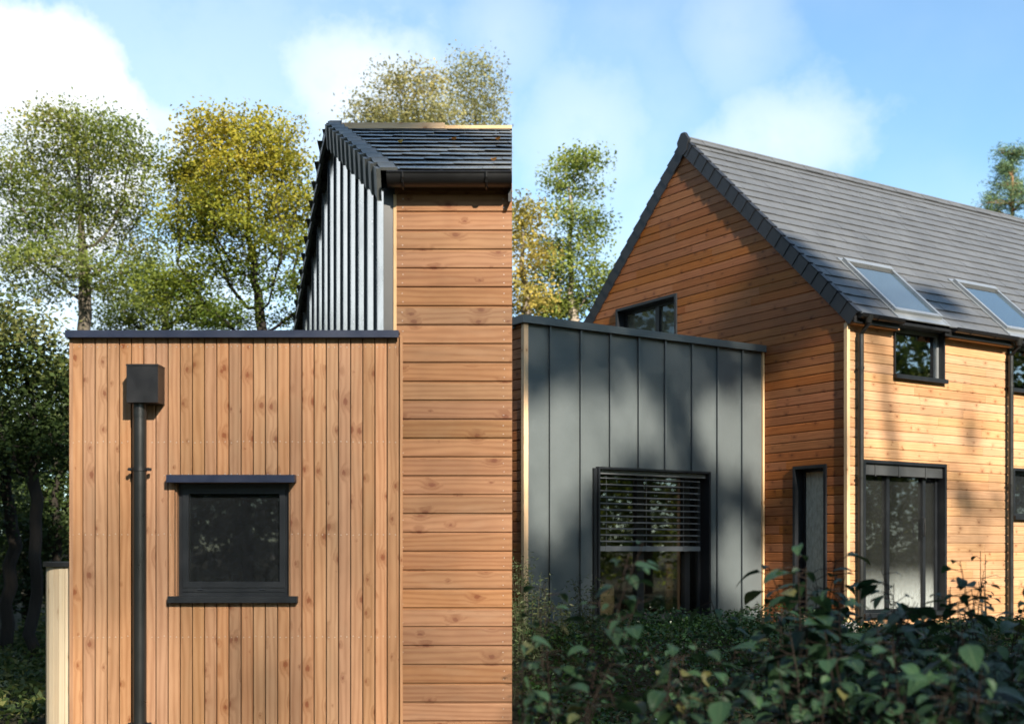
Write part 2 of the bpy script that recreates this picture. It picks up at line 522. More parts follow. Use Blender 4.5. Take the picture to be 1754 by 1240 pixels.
M['lf_yellow'] = leaf_mat('yellow_oak_leaves', [(0, (0.204, 0.204, 0.051)), (0.5, (0.408, 0.332, 0.076)), (1, (0.574, 0.408, 0.089))], 0.45)
M['lf_dark'] = leaf_mat('shaded_forest_leaves', [(0, (0.020, 0.038, 0.011)), (0.6, (0.055, 0.085, 0.022)), (1, (0.14, 0.14, 0.04))], 0.35)
M['lf_pine'] = leaf_mat('pine_needles', [(0, (0.080, 0.144, 0.064)), (0.6, (0.176, 0.256, 0.120)), (1, (0.320, 0.352, 0.160))], 0.3)
M['lf_cover'] = leaf_mat('ground_cover_leaves', [(0, (0.014, 0.040, 0.010)), (0.6, (0.032, 0.085, 0.018)), (0.95, (0.07, 0.14, 0.03)), (1, (0.14, 0.17, 0.05))], 0.3, 0.4, 0.4)
M['lf_weed'] = leaf_mat('feathery_weed_leaves', [(0, (0.03, 0.055, 0.022)), (0.7, (0.07, 0.10, 0.04)), (1, (0.15, 0.16, 0.08))], 0.3)
M['lf_big'] = leaf_mat('broad_leaves', [(0, (0.009, 0.027, 0.011)), (0.6, (0.019, 0.052, 0.020)), (0.97, (0.036, 0.082, 0.032)), (1, (0.09, 0.085, 0.025))], 0.25, 0.45, 0.35, True)
M['lf_dry'] = leaf_mat('fallen_leaves', [(0, (0.36, 0.13, 0.03)), (0.5, (0.5, 0.22, 0.05)), (1, (0.6, 0.42, 0.12))], 0.3)
M['flower'] = leaf_mat('tiny_white_flowers', [(0, (0.5, 0.5, 0.45)), (1, (0.7, 0.7, 0.62))], 0.3)


def bark_mat(name, a, b):
    m, nt, out = new_mat(name)
    g = nt.n('ShaderNodeNewGeometry').outputs['Position']
    n = nt.noise(nt.vmath('MULTIPLY', g, (9, 9, 2.2)).outputs[0], 1.5, 5.0, 0.65)
    n2 = nt.noise(g, 0.9, 3.0, 0.6)
    c = nt.mix(nt.math('ADD', nt.math('MULTIPLY', n, 0.6), nt.math('MULTIPLY', n2, 0.4)), a, b)
    principled(nt, out, c, 0.85, 0, 0.2, n, 0.8, 0.03)
    return m


M['bark'] = bark_mat('grey_bark', (0.05, 0.042, 0.032), (0.16, 0.14, 0.11))
M['bark_dark'] = bark_mat('dark_bark', (0.012, 0.010, 0.008), (0.035, 0.029, 0.023))
M['bark_pale'] = bark_mat('pale_bark', (0.16, 0.13, 0.10), (0.36, 0.31, 0.25))
M['bark_pine'] = bark_mat('orange_pine_bark', (0.20, 0.10, 0.05), (0.38, 0.22, 0.12))
M['stem_red'] = bark_mat('red_stem', (0.012, 0.013, 0.008), (0.030, 0.016, 0.014))
M['stem'] = bark_mat('green_stem', (0.04, 0.05, 0.025), (0.09, 0.09, 0.05))


def ground_mat():
    m, nt, out = new_mat('woodland_soil')
    g = nt.n('ShaderNodeNewGeometry').outputs['Position']
    a = nt.noise(g, 1.1, 5.0, 0.6); b = nt.noise(g, 14.0, 5.0, 0.7)
    c = nt.ramp(nt.math('ADD', nt.math('MULTIPLY', a, 0.5), nt.math('MULTIPLY', b, 0.5)),
                [(0.3, (0.020, 0.022, 0.010)), (0.5, (0.045, 0.040, 0.022)), (0.65, (0.05, 0.065, 0.02)), (0.8, (0.10, 0.075, 0.045))])
    principled(nt, out, c, 0.95, 0, 0.15, b, 1.0, 0.06)
    return m


M['soil'] = ground_mat()

# ------------------------------------------------------------------ board cladding
PROF_SHIP = [(0.0, -0.014), (0.011, -0.014), (0.013, -0.003), (0.020, 0.0), (0.974, 0.0)]


def ship_profile(p):   # across in metres, out in metres : groove at the bottom, bevel on both sides
    return [(0.0, -0.012), (0.010, -0.012), (0.016, -0.002), (0.020, 0.0), (p - 0.006, 0.0), (p, -0.006), (p, -0.012)]


def gap_profile(p):    # plain board with narrow open joint
    return [(0.0, -0.03), (0.0075, -0.03), (0.0076, -0.002), (0.0095, 0.0), (p - 0.002, 0.0), (p - 0.0001, -0.002), (p, -0.03)]


def clip_prof(prof, a0, a1):
    outp = []
    for (p, q) in zip(prof[:-1], prof[1:]):
        if q[0] < a0 or p[0] > a1 or q[0] - p[0] < 1e-9:
            if q[0] - p[0] < 1e-9 and a0 < p[0] < a1:
                if outp and outp[-1] != p: outp.append(p)
                outp.append(q)
            continue
        f = lambda a: p[1] + (q[1] - p[1]) * (a - p[0]) / (q[0] - p[0])
        s, e = max(p[0], a0), min(q[0], a1)
        P0, P1 = (s, f(s)), (e, f(e))
        if not outp or (abs(outp[-1][0] - P0[0]) + abs(outp[-1][1] - P0[1])) > 1e-9: outp.append(P0)
        outp.append(P1)
    return outp


def boards(mb, O, L, A, N, pitch, a_from, a_to, lo, hi, holes, prof, joint=(2.5, 4.5), ends=True):
    """O origin, L along-board unit, A across unit, N outward unit. lo(a), hi(a): extent along. holes: (l0,l1,a0,a1)"""
    O, L, A, N = Vector(O), Vector(L), Vector(A), Vector(N)
    flip = L.cross(A).dot(N) < 0
    k0 = int(math.floor(a_from / pitch + 1e-6)); k1 = int(math.ceil(a_to / pitch - 1e-6))
    pr = prof(pitch)
    for k in range(k0, k1):
        base = k * pitch
        r0, r1 = max(base, a_from), min(base + pitch, a_to)
        cuts = {r0, r1}
        for h in holes:
            for c in (h[2], h[3]):
                if r0 + 1e-4 < c < r1 - 1e-4: cuts.add(c)
        cuts = sorted(cuts)
        # joints along this row
        lmin = min(lo(r0), lo(r1)); lmax = max(hi(r0), hi(r1))
        js = [lmin - 1]; p = lmin + random.uniform(0.3, 1) * joint[1]
        while p < lmax - 0.4:
            js.append(p); p += random.uniform(*joint)
        js.append(lmax + 1)
        for (s0, s1) in zip(js[:-1], js[1:]):
            mb.rnd(); uo = random.random() * 30; vo = random.random() * 7
            for (c0, c1) in zip(cuts[:-1], cuts[1:]):
                seg = [(s0 + 0.0012, s1 - 0.0012)]
                for h in holes:
                    if h[2] < c1 - 1e-5 and h[3] > c0 + 1e-5:
                        ns = []
                        for (x0, x1) in seg:
                            if h[1] <= x0 or h[0] >= x1: ns.append((x0, x1)); continue
                            if h[0] > x0: ns.append((x0, h[0]))
                            if h[1] < x1: ns.append((h[1], x1))
                        seg = ns
                pp = clip_prof(pr, c0 - base, c1 - base)
                for (x0, x1) in seg:
                    pts = []
                    for (a, o) in pp:
                        aa = base + a
                        l0 = max(x0, lo(aa)); l1 = min(x1, hi(aa))
                        if l1 < l0: l0 = l1 = (l0 + l1) / 2
                        pts.append((a, o, l0, l1))
                    if max(q[3] - q[2] for q in pts) < 0.004: continue
                    for (p0, p1) in zip(pts[:-1], pts[1:]):
                        P = lambda q, l: O + L * l + A * (base + q[0]) + N * q[1]
                        f = [P(p0, p0[2]), P(p0, p0[3]), P(p1, p1[3]), P(p1, p1[2])]
                        uvs = [(uo + p0[2], vo + p0[0]), (uo + p0[3], vo + p0[0]), (uo + p1[3], vo + p1[0]), (uo + p1[2], vo + p1[0])]
                        if flip: f.reverse(); uvs.reverse()
                        mb.face(f, uvs)
                    if ends:
                        for side, sg in ((2, 1), (3, -1)):
                            top = [O + L * q[side] + A * (base + q[0]) + N * q[1] for q in pts]
                            bk = [t - N * (0.032 + q[1]) for t, q in zip((top[0], top[-1]), (pts[0], pts[-1]))]
                            f = top + [bk[1], bk[0]]
                            if (sg > 0) != flip: f.reverse()
                            mb.face(f, [(uo, vo)] * len(f))


def frame_boxes(mb, x0, x1, z0, z1, y0, y1, t, axis='x', sides='LRTB'):
    """rectangular frame in a vertical plane; axis 'x': plane x-z, depth y0..y1; axis 'y': plane y-z, depth along x"""
    def bx(a0, a1, b0, b1):
        mb.rnd()
        if axis == 'x': mb.box(a0, a1, y0, y1, b0, b1)
        else: mb.box(y0, y1, a0, a1, b0, b1)
    tt = z1 - t if 'T' in sides else z1
    bb = z0 + t if 'B' in sides else z0
    if 'T' in sides: bx(x0, x1, z1 - t, z1)
    if 'B' in sides: bx(x0, x1, z0, z0 + t)
    if 'L' in sides: bx(x0, x0 + t, bb, tt)
    if 'R' in sides: bx(x1 - t, x1, bb, tt)


# ================================================================== THE GABLED HOUSE WITH THE ZINC ANNEX (local u, w, z)
YAW = math.radians(33.0)
HO = Vector((4.758, 17.25, 0.0))
HU = Vector((math.cos(YAW), math.sin(YAW), 0)); HW = Vector((-math.sin(YAW), math.cos(YAW), 0))


def H2W(u, w, z):
    return HO + HU * u + HW * w + Vector((0, 0, z))


house = thing('timber_house', 'tall gabled timber house with grey tiled roof, skylights and an anthracite zinc annex', 'house', HO, YAW)
WR, SL, ZR = 3.465, 0.950, 7.93       # half width, slope, top of tiles at the ridge
LEN = 11.5
BP = 0.1365
ztop = lambda w: ZR - 0.20 - SL * abs(w - WR)     # underside of roof
# gable boards: plane u=0, along w
GH = [(3.66, 5.297, 4.0, 5.43), (0.372, 1.018, 0.17, 2.374)]
mb = MB()
lo = lambda a: max(0.0, WR - (ZR - 0.20 - a) / SL)
hi = lambda a: min(2 * WR, WR + (ZR - 0.20 - a) / SL)
boards(mb, (0, 0, 0), (0, 1, 0), (0, 0, 1), (-1, 0, 0), BP, 0.02, ZR - 0.22, lo, hi, GH, ship_profile, (1.6, 3.4))
mb.build('gable_wall', M['cedar_shaded'], house)
# long wall: plane w=0, along u
LH = [(0.316, 2.170, 0.17, 2.43), (0.985, 2.128, 3.655, 4.7), (3.70, 4.84, 3.655, 4.6), (3.815, 4.9, 1.63, 2.44)]
mb = MB()
boards(mb, (0, 0, 0), (1, 0, 0), (0, 0, 1), (0, -1, 0), BP, 0.02, 4.50, lambda a: 0.0, lambda a: LEN, LH, ship_profile, (1.6, 3.6))
mb.build('boarded_wall', M['cedar'], house)
# plain rear parts: far gable and rear wall with one window opening
mb = MB(); mb.rnd()
W2 = 2 * WR
for (u0, u1, z0, z1) in ((0.02, 3.0, 0, 4.45), (5.6, LEN - .02, 0, 4.45), (3.0, 5.6, 0, 1.0), (3.0, 5.6, 2.1, 4.45)):
    mb.box(u0, u1, W2 - 0.25, W2, z0, z1)
boards(mb, (LEN, 0, 0), (0, 1, 0), (0, 0, 1), (1, 0, 0), BP, 0.02, ZR - 0.22, lo, hi, [], ship_profile, (1.6, 3.4))
rear = mb.build('rear_wall', M['cedar'], house)
mb = MB()
for z in (1.0, 1.34, 1.68, 2.04): mb.box(3.0, 5.6, W2 - 0.17, W2 - 0.11, z, z + 0.06)
for u in (3.0, 4.3, 5.54): mb.box(u, u + 0.06, W2 - 0.185, W2 - 0.125, 1.0, 2.1)
mb.build('rear_window', M['frame'], house)
# interior: floors and partitions
mb = MB()
mb.box(0.03, LEN - 0.03, 0.05, W2 - 0.27, 0.02, 0.15)
mb.box(0.03, LEN - 0.03, 0.36, W2 - 0.27, 2.62, 2.85)
mb.box(2.95, 3.05, 0.3, 2.4, 0.15, 2.62)
mb.box(0.95, 1.0, 1.3, W2 - 0.3, 2.85, 5.6)
mb.build('inner_floor', M['plaster'], house)
mb = MB(); mb.box(0.08, 1.12, 1.45, 1.55, 0.15, 2.62)  # white stub added to look sunlit through the narrow door
mb.build('added_inner_wall', M['curtain'], house)
mb = MB(); mb.rnd(); mb.box(2.1, 2.55, 2.2, 2.34, 0.15, 2.62)
mb.build('inner_pillar', M['cream'], house)
# corner trims
mb = MB(); mb.rnd(); mb.box(-0.028, 0.030, -0.028, 0.030, 0.03, 4.35)
mb.build('corner_trim', M['pale'], house)

# roof slopes ---------------------------------------------------------------
def tile_slope(mb, ridge0, along, down, nrm, length, expo, n, tw, thick, lift, skip=None, jit=0.003, start=0.0):
    """tiles from the eave up; ridge0 at the ridge; along unit, down unit (down slope), nrm outward"""
    R, A, Dn, N = Vector(ridge0), Vector(along), Vector(down), Vector(nrm)
    total = expo * n
    for i in range(n):
        d1 = total - i * expo                       # lower edge (down-slope distance)
        d0 = d1 - expo - 0.04
        x = start - (tw * 0.5 if i % 2 else 0.0)
        while x < length - 1e-4:
            a0, a1 = max(x, 0.0), min(x + tw - 0.003, length)
            x += tw
            if a1 - a0 < 0.02: continue
            if skip and skip((a0 + a1) / 2, d1 - expo / 2): continue
            mb.rnd()
            j = random.uniform(-jit, jit); j2 = random.uniform(-jit, jit)
            lo_ = lift + j
            p = lambda a, d, o: R + A * a + Dn * d + N * o
            top = [p(a0, d1 + j2, lo_), p(a1, d1 + j2, lo_ + random.uniform(-jit, jit) * .6), p(a1, d0, -0.002), p(a0, d0, -0.002)]
            bot = [q - N * thick for q in top]
            uo = random.random() * 9
            uvs = [(uo, 0), (uo + a1 - a0, 0), (uo + a1 - a0, 0.3), (uo, 0.3)]
            fl = A.cross(-Dn).dot(N) < 0
            def F(f):
                mb.face(f[::-1] if fl else f, uvs)
            F(top); F(bot[::-1])
            F([bot[0], bot[1], top[1], top[0]])
            F([bot[1], bot[2], top[2], top[1]])
            F([bot[3], bot[0], top[0], top[3]])


cs = 1 / math.sqrt(1 + SL * SL)
dn_f = Vector((0, -cs, -SL * cs)); nr_f = Vector((0, -SL * cs, cs))
dn_b = Vector((0, cs, -SL * cs)); nr_b = Vector((0, SL * cs, cs))
EAVE = 3.655 / cs
NCO = 20
EXPO = EAVE / NCO
VE = 0.020                              # verge overhang
SKY = [(0.91, 1.98, 0.93, -0.30), (3.54, 4.61, 0.93, -0.30)]    # skylights: u0,u1, upper w, lower w (through to the eave)


def sk_skip(a, d):
    u = a - VE; w = WR - d * cs
    return any(u0 - 0.02 < u < u1 + 0.02 and w < w1 - 0.03 for (u0, u1, w1, w0) in SKY)


# the tiles beside the skylights are cut to its edge: build slope as strips between them
mb = MB()
strips = [(-VE, SKY[0][0] - 0.03), (SKY[0][1] + 0.03, SKY[1][0] - 0.03), (SKY[1][1] + 0.03, LEN + VE)]
nlow = int(round((EAVE - (WR - 0.93) / cs) / EXPO))
for (s0, s1) in strips:
    tile_slope(mb, (s0, WR, ZR), (1, 0, 0), dn_f, nr_f, s1 - s0, EXPO, NCO, 0.30, 0.016, 0.020, skip=lambda a, d: d < EAVE - nlow * EXPO, start=-(s0 + VE) % 0.30 - 0.30)
tile_slope(mb, (-VE, WR, ZR), (1, 0, 0), dn_f, nr_f, LEN + 2 * VE, EXPO, NCO, 0.30, 0.016, 0.020, skip=lambda a, d: d > EAVE - nlow * EXPO)
roof = mb.build('tiled_roof', M['tile'], house)
mb = MB()
tile_slope(mb, (-VE, WR, ZR), (1, 0, 0), dn_b, nr_b, LEN + 2 * VE, EXPO, NCO, 0.30, 0.016, 0.020)
mb.build('tiled_roof', M['tile'], house)
# roof deck under the tiles (keeps daylight out), with openings at the skylights
mb = MB()
def deck(mb, u0, u1, w0, w1, sgn):
    # sgn -1 front slope
    f = (lambda w: ZR - SL * abs(w - WR))
    a, b = Vector((u0, w0, f(w0) - 0.05)), Vector((u0, w1, f(w1) - 0.05))
    mb.hexa(a, (u1 - u0, 0, 0), b - a, (0, 0, -0.10))
deck(mb, -0.03, LEN + .03, 0.96, WR, -1)
for (s0, s1) in ((-0.03, 0.93), (1.96, 3.56), (4.59, LEN + .03)): deck(mb, s0, s1, -0.16, 0.96, -1)
deck(mb, -0.03, LEN + .03, W2 + 0.16, WR, 1)
mb.build('roof_deck', M['black'], house)
# verge tiles: overlapping L-shaped caps along both rakes
def verge(mb, u, out, dn, nr, n, expo, depth, wide):
    """u: plane of the outer face, out = -1 or 1"""
    for i in range(n):
        d1 = expo * (n - i) + 0.012; d0 = d1 - expo - 0.03
        mb.rnd()
        R = Vector((u, WR, ZR))
        p = lambda d, o, x: R + Vector(dn) * d + Vector(nr) * o + Vector((-out * x, 0, 0))
        # flap (tilted so that each one steps out over the next)
        for (xa, xb, oa, ob) in ((-0.014, 0.004, -depth, 0.040), (-0.014, wide, 0.022, 0.040)):
            e0, e1 = 0.012, 0.0
            pts = [p(d1, oa + .006, xa - e0), p(d1, ob + .006, xa - e0), p(d1, ob + .006, xb - e0), p(d1, oa + .006, xb - e0),
                   p(d0, oa - .004, xa - e1), p(d0, ob - .010, xa - e1), p(d0, ob - .010, xb - e1), p(d0, oa - .004, xb - e1)]
            for f in ((0, 1, 2, 3), (7, 6, 5, 4), (0, 4, 5, 1), (1, 5, 6, 2), (2, 6, 7, 3), (3, 7, 4, 0)):
                mb.face([pts[k] for k in f], [(0, 0), (0.2, 0), (0.2, 0.2), (0, 0.2)])
mb = MB()
verge(mb, -VE, -1, dn_f, nr_f, NCO, EXPO, 0.185, 0.09)
mb.build('verge_tile_row', M['vtile'], house)
mb = MB()
verge(mb, -VE, -1, dn_b, nr_b, NCO, EXPO, 0.185, 0.09)
mb.build('verge_tile_row', M['vtile'], house)
mb = MB()
verge(mb, LEN + VE, 1, dn_f, nr_f, NCO, EXPO, 0.185, 0.09); verge(mb, LEN + VE, 1, dn_b, nr_b, NCO, EXPO, 0.185, 0.09)
mb.build('verge_tile_row', M['vtile'], house)
# ridge tiles
mb = MB()
x = -VE - 0.02; k = 0
while x < LEN + VE:
    mb.rnd(); x1 = x + 0.40
    for sg in (-1, 1):
        dn = dn_f if sg < 0 else dn_b; nr = nr_f if sg < 0 else nr_b
        R = Vector((x, WR, ZR + 0.058 + 0.006 * (k % 2)))
        d = Vector(dn) * 0.155; t = Vector(nr) * -0.022
        mb.hexa(R, (x1 - x - 0.004, 0, 0), d, t)
    mb.tube([(x, WR, ZR + 0.045), (x1 - 0.004, WR, ZR + 0.045)], 0.032, 8)
    x = x1; k += 1
mb.build('ridge_tile_row', M['tile'], house)
mb = MB(); mb.rnd()
# ridge end plate (hexagon-like cap over the gable apex)
pts2 = [(-0.14, -0.02), (-0.045, 0.115), (0.045, 0.115), (0.14, -0.02), (0.10, -0.20), (0.03, -0.255), (-0.03, -0.255), (-0.10, -0.20)]
fr = [Vector((-VE - 0.036, WR + a, ZR + b)) for a, b in pts2]; bk = [p + Vector((0.06, 0, 0)) for p in fr]
mb.face(fr[::-1]); mb.face(bk)
for i in range(len(fr)):
    j = (i + 1) % len(fr); mb.face([fr[i], fr[j], bk[j], bk[i]])
mb.build('ridge_end_cap', M['vtile'], house)

# gutters and downpipes -----------------------------------------------------
def half_gutter(mb, p0, p1, r, up=Vector((0, 0, 1)), n=9, wall=0.006):
    p0, p1 = Vector(p0), Vector(p1); t = (p1 - p0).normalized(); s = t.cross(up).normalized()
    ring = lambda P, rr: [P + s * (math.cos(PI * k / n) * rr) - up * (math.sin(PI * k / n) * rr) for k in range(n + 1)]
    a, b, c, d = ring(p0, r), ring(p1, r), ring(p0, r - wall), ring(p1, r - wall)
    for k in range(n):
        mb.face([a[k], b[k], b[k + 1], a[k + 1]]); mb.face([c[k], c[k + 1], d[k + 1], d[k]])
    for (x, y) in ((a, c), (b, d)):
        for k in range(n): mb.face([x[k], x[k + 1], y[k + 1], y[k]])
        mb.face(y)
    for k in (0, n):
        mb.face([a[k], c[k], d[k], b[k]]); 
        mb.tube([a[k], b[k]], 0.008, 6)

ZG = 4.455; WG = -0.215
for (u0, u1) in ((0.02, 0.93), (2.10, 3.60), (4.72, LEN + 0.05)):
    mb = MB(); half_gutter(mb, (u0, WG, ZG), (u1, WG, ZG), 0.062)
    g = mb.build('gutter', M['black'], house, smooth=True)
    u = u0 + 0.35
    while u < u1 - 0.1:
        mb = MB()
        ring = [Vector((u, WG + math.cos(PI * k / 8) * 0.068, ZG - math.sin(PI * k / 8) * 0.068)) for k in range(9)]
        mb.tube(ring, 0.007, 5); u += 0.6
        mb.build('gutter_bracket', M['black'], g)
# soffit/fascia under the eave
for (u0, u1) in ((0.0, 0.985), (2.128, 3.70), (4.84, LEN)):
    mb = MB(); mb.box(u0 + .005, u1 - .005, -0.12, -0.005, 4.33, 4.40)
    mb.build('fascia', M['cedar'], house)


def downpipe(u, ztop_, zbot, r=0.04):
    mb = MB()
    mb.tube([(u, WG, ZG - 0.05), (u, WG, ZG - 0.13), (u, -0.085, ZG - 0.26), (u, -0.085, zbot)], r, 14)
    mb.tube([(u, WG, ZG - 0.01), (u, WG, ZG - 0.12)], [0.075, 0.047], 14)
    d = mb.build('downpipe', M['pvc'], house, smooth=True)
    for z in (3.72, 2.17, 0.7):
        mb = MB()
        mb.tube([(u, -0.085, z - 0.014), (u, -0.085, z + 0.014)], r + 0.007, 14)
        mb.box(u - 0.062, u + 0.062, -0.095, -0.078, z - 0.010, z + 0.010)
        mb.box(u - 0.012, u + 0.012, -0.08, 0.0, z - 0.009, z + 0.009)
        mb.build('pipe_clip', M['pvc'], d, smooth=True)
    return d

downpipe(0.195, 4.4, 0.05); downpipe(3.665, 4.4, 0.05)

# skylights -------------------------------------------------------------------
def roof_pt(u, w, o):
    return Vector((u, w, ZR - SL * (WR - w))) + nr_f * o

for i, (u0, u1, w1, w0) in enumerate(SKY):
    wb = -0.06
    A = Vector((1, 0, 0)); 
    def rbox(mb, ua, ub, wa, wbb, oa, ob):
        p = roof_pt(ua, wa, oa); q = roof_pt(ua, wbb, oa)
        mb.rnd(); mb.hexa(p, (ub - ua, 0, 0), q - p, nr_f * (ob - oa))
    mb = MB()
    rbox(mb, u0, u0 + 0.055, wb, w1 - 0.07, 0.0, 0.075)
    rbox(mb, u1 - 0.055, u1, wb, w1 - 0.07, 0.0, 0.075)
    rbox(mb, u0, u1, w1 - 0.07, w1, 0.0, 0.085)
    rbox(mb, u0 + 0.055, u1 - 0.055, wb, wb + 0.05, 0.0, 0.068)
    sf = mb.build('skylight', M['alu'], house)
    mb = MB()
    rbox(mb, u0 + 0.055, u1 - 0.055, w1 - 0.11, w1 - 0.07, 0.0, 0.04)
    mb.build('sash_rail', M['dkgrey'], sf)
    mb = MB()
    rbox(mb, u0 + 0.055, u1 - 0.055, wb + 0.05, w1 - 0.13, 0.036, 0.044)
    mb.build('pane', M['glass_sky'], sf)
    mb = MB()
    rbox(mb, u0 - 0.05, u1 + 0.05, w1, w1 + 0.05, 0.004, 0.035)
    rbox(mb, u0 - 0.035, u0 - 0.002, wb - 0.1, w1, 0.0, 0.030)
    rbox(mb, u1 + 0.002, u1 + 0.035, wb - 0.1, w1, 0.0, 0.030)
    rbox(mb, u0 - 0.04, u1 + 0.06, wb - 0.12, wb - 0.002, 0.010, 0.024)
    mb.build('flashing', M['alu'], sf)
    mb = MB()                                     # dark fascia below the apron
    p = roof_pt(u0 - 0.03, wb - 0.165, 0.008)
    mb.box(u0 - 0.03, u1 + 0.075, -0.19, -0.06, p.z - 0.035, p.z + 0.005)
    mb.build('apron_fascia', M['black'], sf)


# windows ----------------------------------------------------------------------
def window_side(name, u0, u1, z0, z1, rev, sash, mull=None, glass='glass', fr=0.05, inner=0.055, proud=0.035, sill=True, bottom=True, label=None):
    """window in the long wall (plane w=0, outside is -w): outer metal lining, inner sash, pane"""
    mb = MB()
    frame_boxes(mb, u0, u1, z0, z1, -proud, rev, fr, 'x', 'LRTB' if bottom else 'LRT')
    w = mb.build(name, M['frame'], house, label=label)
    mb = MB()
    a0, a1, b0, b1 = u0 + fr + .001, u1 - fr - .001, z0 + (fr if bottom else 0) + .001, z1 - fr - .001
    frame_boxes(mb, a0, a1, b0, b1, rev - 0.06, rev - 0.005, inner, 'x')
    if mull:
        for m_ in mull: mb.box(m_ - 0.032, m_ + 0.032, rev - 0.075, rev - 0.012, b0 + inner, b1 - inner)
    mb.build('sash', M[sash], w)
    mb = MB(); mb.box(a0 + inner, a1 - inner, rev - 0.030, rev - 0.022, b0 + inner, b1 - inner)
    mb.build('pane', M[glass], w)
    if sill:
        mb = MB(); mb.box(u0 - 0.01, u1 + 0.02, -proud - 0.045, -proud + 0.0, z0 - 0.012, z0 + 0.05)
        mb.build('sill', M['frame'], w)
    return w


pw = window_side('patio_door', 0.316, 2.170, 0.17, 2.43, 0.17, 'frame', [0.985, 1.80], 'glass_mist', 0.045, 0.05, 0.03)
mb = MB(); mb.box(0.365, 2.12, 0.015, 0.10, 2.22, 2.38)
for u in (0.6, 1.12, 1.72): mb.box(u, u + 0.02, 0.005, 0.012, 2.20, 2.375)
mb.build('blind_box', M['dkgrey'], pw)
mb = MB()
mb.tube([(1.745, 0.09, 1.33), (1.735, 0.04, 1.35), (1.735, 0.03, 1.48), (1.735, 0.04, 1.60), (1.745, 0.09, 1.62)], 0.011, 8)
mb.build('handle', M['black'], pw, smooth=True)
window_side('upper_window', 0.985, 2.128, 3.655, 4.43, 0.13, 'alu', None, 'glass_tree', 0.022, 0.05, 0.03)
window_side('upper_window', 3.70, 4.84, 3.655, 4.43, 0.13, 'alu', None, 'glass_tree', 0.022, 0.05, 0.03)
window_side('small_window', 3.815, 4.9, 1.63, 2.44, 0.13, 'frame', None, 'glass_dark', 0.04, 0.05, 0.03)


def window_gable(name, w0, w1, z0, z1, rev, mull=None, glass='glass', fr=0.045, inner=0.06, proud=0.03, curtain=None):
    mb = MB()
    frame_boxes(mb, w0, w1, z0, z1, -proud, rev, fr, 'y')
    w = mb.build(name, M['frame'], house)
    mb = MB()
    a0, a1, b0, b1 = w0 + fr + .001, w1 - fr - .001, z0 + fr + .001, z1 - fr - .001
    frame_boxes(mb, a0, a1, b0, b1, rev - 0.06, rev - 0.005, inner, 'y')
    if mull: mb.box(rev - 0.075, rev - 0.012, mull - 0.05, mull + 0.05, b0 + inner, b1 - inner)
    mb.build('sash', M['black'], w)
    mb = MB(); mb.box(rev - 0.030, rev - 0.022, a0 + inner, a1 - inner, b0 + inner, b1 - inner)
    mb.build('pane', M[glass], w)
    if curtain:
        mb = MB(); mb.box(rev + 0.03, rev + 0.036, a0 + .002, a1 - .002, b0 + .002, b1 - .002)
        mb.build('blind', M['curtain'], w)
    return w


window_gable('gable_window', 3.66, 5.297, 4.0, 5.43, 0.20, 4.33, 'glass_olive', curtain=True)
window_gable('narrow_door', 0.372, 1.018, 0.17, 2.374, 0.20, None, 'glass_pale', inner=0.04)

# annex ------------------------------------------------------------------------
WZ, LZ, HZ = 1.647, 4.416, 4.20
ZH = (-3.222, -1.146, 0.12, 2.285)
SEAMS = [-4.0, -3.487, -2.977, -2.465, -1.977, -1.465, -0.965, -0.463]
mb = MB()
edges = [-LZ + 0.05] + SEAMS + [-0.045]
for a, b in zip(edges[:-1], edges[1:]):
    mb.rnd()
    n = 5; zs = [0.02, ZH[3], HZ]
    # panel as slightly pillowed sheet strips around the opening
    for (z0, z1) in ((0.02, ZH[3]), (ZH[3], HZ)):
        segs = [(a, b)]
        if z1 <= ZH[3]:
            ns = []
            for (x0, x1) in segs:
                if ZH[0] > x0: ns.append((x0, min(x1, ZH[0])))
                if ZH[1] < x1: ns.append((max(x0, ZH[1]), x1))
            segs = [s for s in ns if s[1] - s[0] > 0.002]
        for (x0, x1) in segs:
            for k in range(n):
                xa, xb = x0 + (x1 - x0) * k / n, x0 + (x1 - x0) * (k + 1) / n
                f = lambda x: WZ - 0.003 * math.sin(PI * (x - a) / (b - a))
                for (za, zb) in zip(np.linspace(z0, z1, 5)[:-1], np.linspace(z0, z1, 5)[1:]):
                    mb.face([(xa, f(xa), za), (xb, f(xb), za), (xb, f(xb), zb), (xa, f(xa), zb)])
for s in SEAMS:
    mb.rnd()
    zlo = ZH[3] + 0.02 if ZH[0] - 0.02 < s < ZH[1] + 0.02 else 0.02
    mb.box(s - 0.011, s + 0.011, WZ - 0.034, WZ + 0.002, zlo, HZ - 0.001)
    mb.box(s - 0.017, s + 0.011, WZ - 0.042, WZ - 0.0345, zlo, HZ - 0.001)
mb.build('zinc_wall', M['zinc'], house)
mb = MB(); mb.rnd(); mb.box(-LZ - 0.018, -LZ + 0.052, WZ - 0.030, WZ + 0.035, 0.02, HZ); mb.build('annex_trim', M['pale'], house)
mb = MB(); mb.rnd(); mb.box(-0.050, -0.014, WZ - 0.034, WZ + 0.01, 0.02, HZ); mb.build('annex_trim', M['pale'], house)
mb = MB()
boards(mb, (-LZ, WZ, 0), (0, 1, 0), (0, 0, 1), (-1, 0, 0), BP, 0.02, HZ, lambda a: 0.036, lambda a: 5.0, [], ship_profile, (2, 4))
mb.box(-LZ + 0.01, -0.02, WZ + 4.9, WZ + 5.0, 0, HZ)
mb.build('annex_boards', M['cedar_shaded'], house)
mb = MB()
mb.box(-LZ - 0.06, -0.015, WZ - 0.075, WZ - 0.035, HZ - 0.045, HZ + 0.055)
mb.box(-LZ - 0.06, -LZ - 0.02, WZ - 0.035, WZ + 5.0, HZ - 0.045, HZ + 0.055)
mb.box(-LZ - 0.02, -0.015, WZ - 0.035, WZ + 0.20, HZ + 0.02, HZ + 0.053)
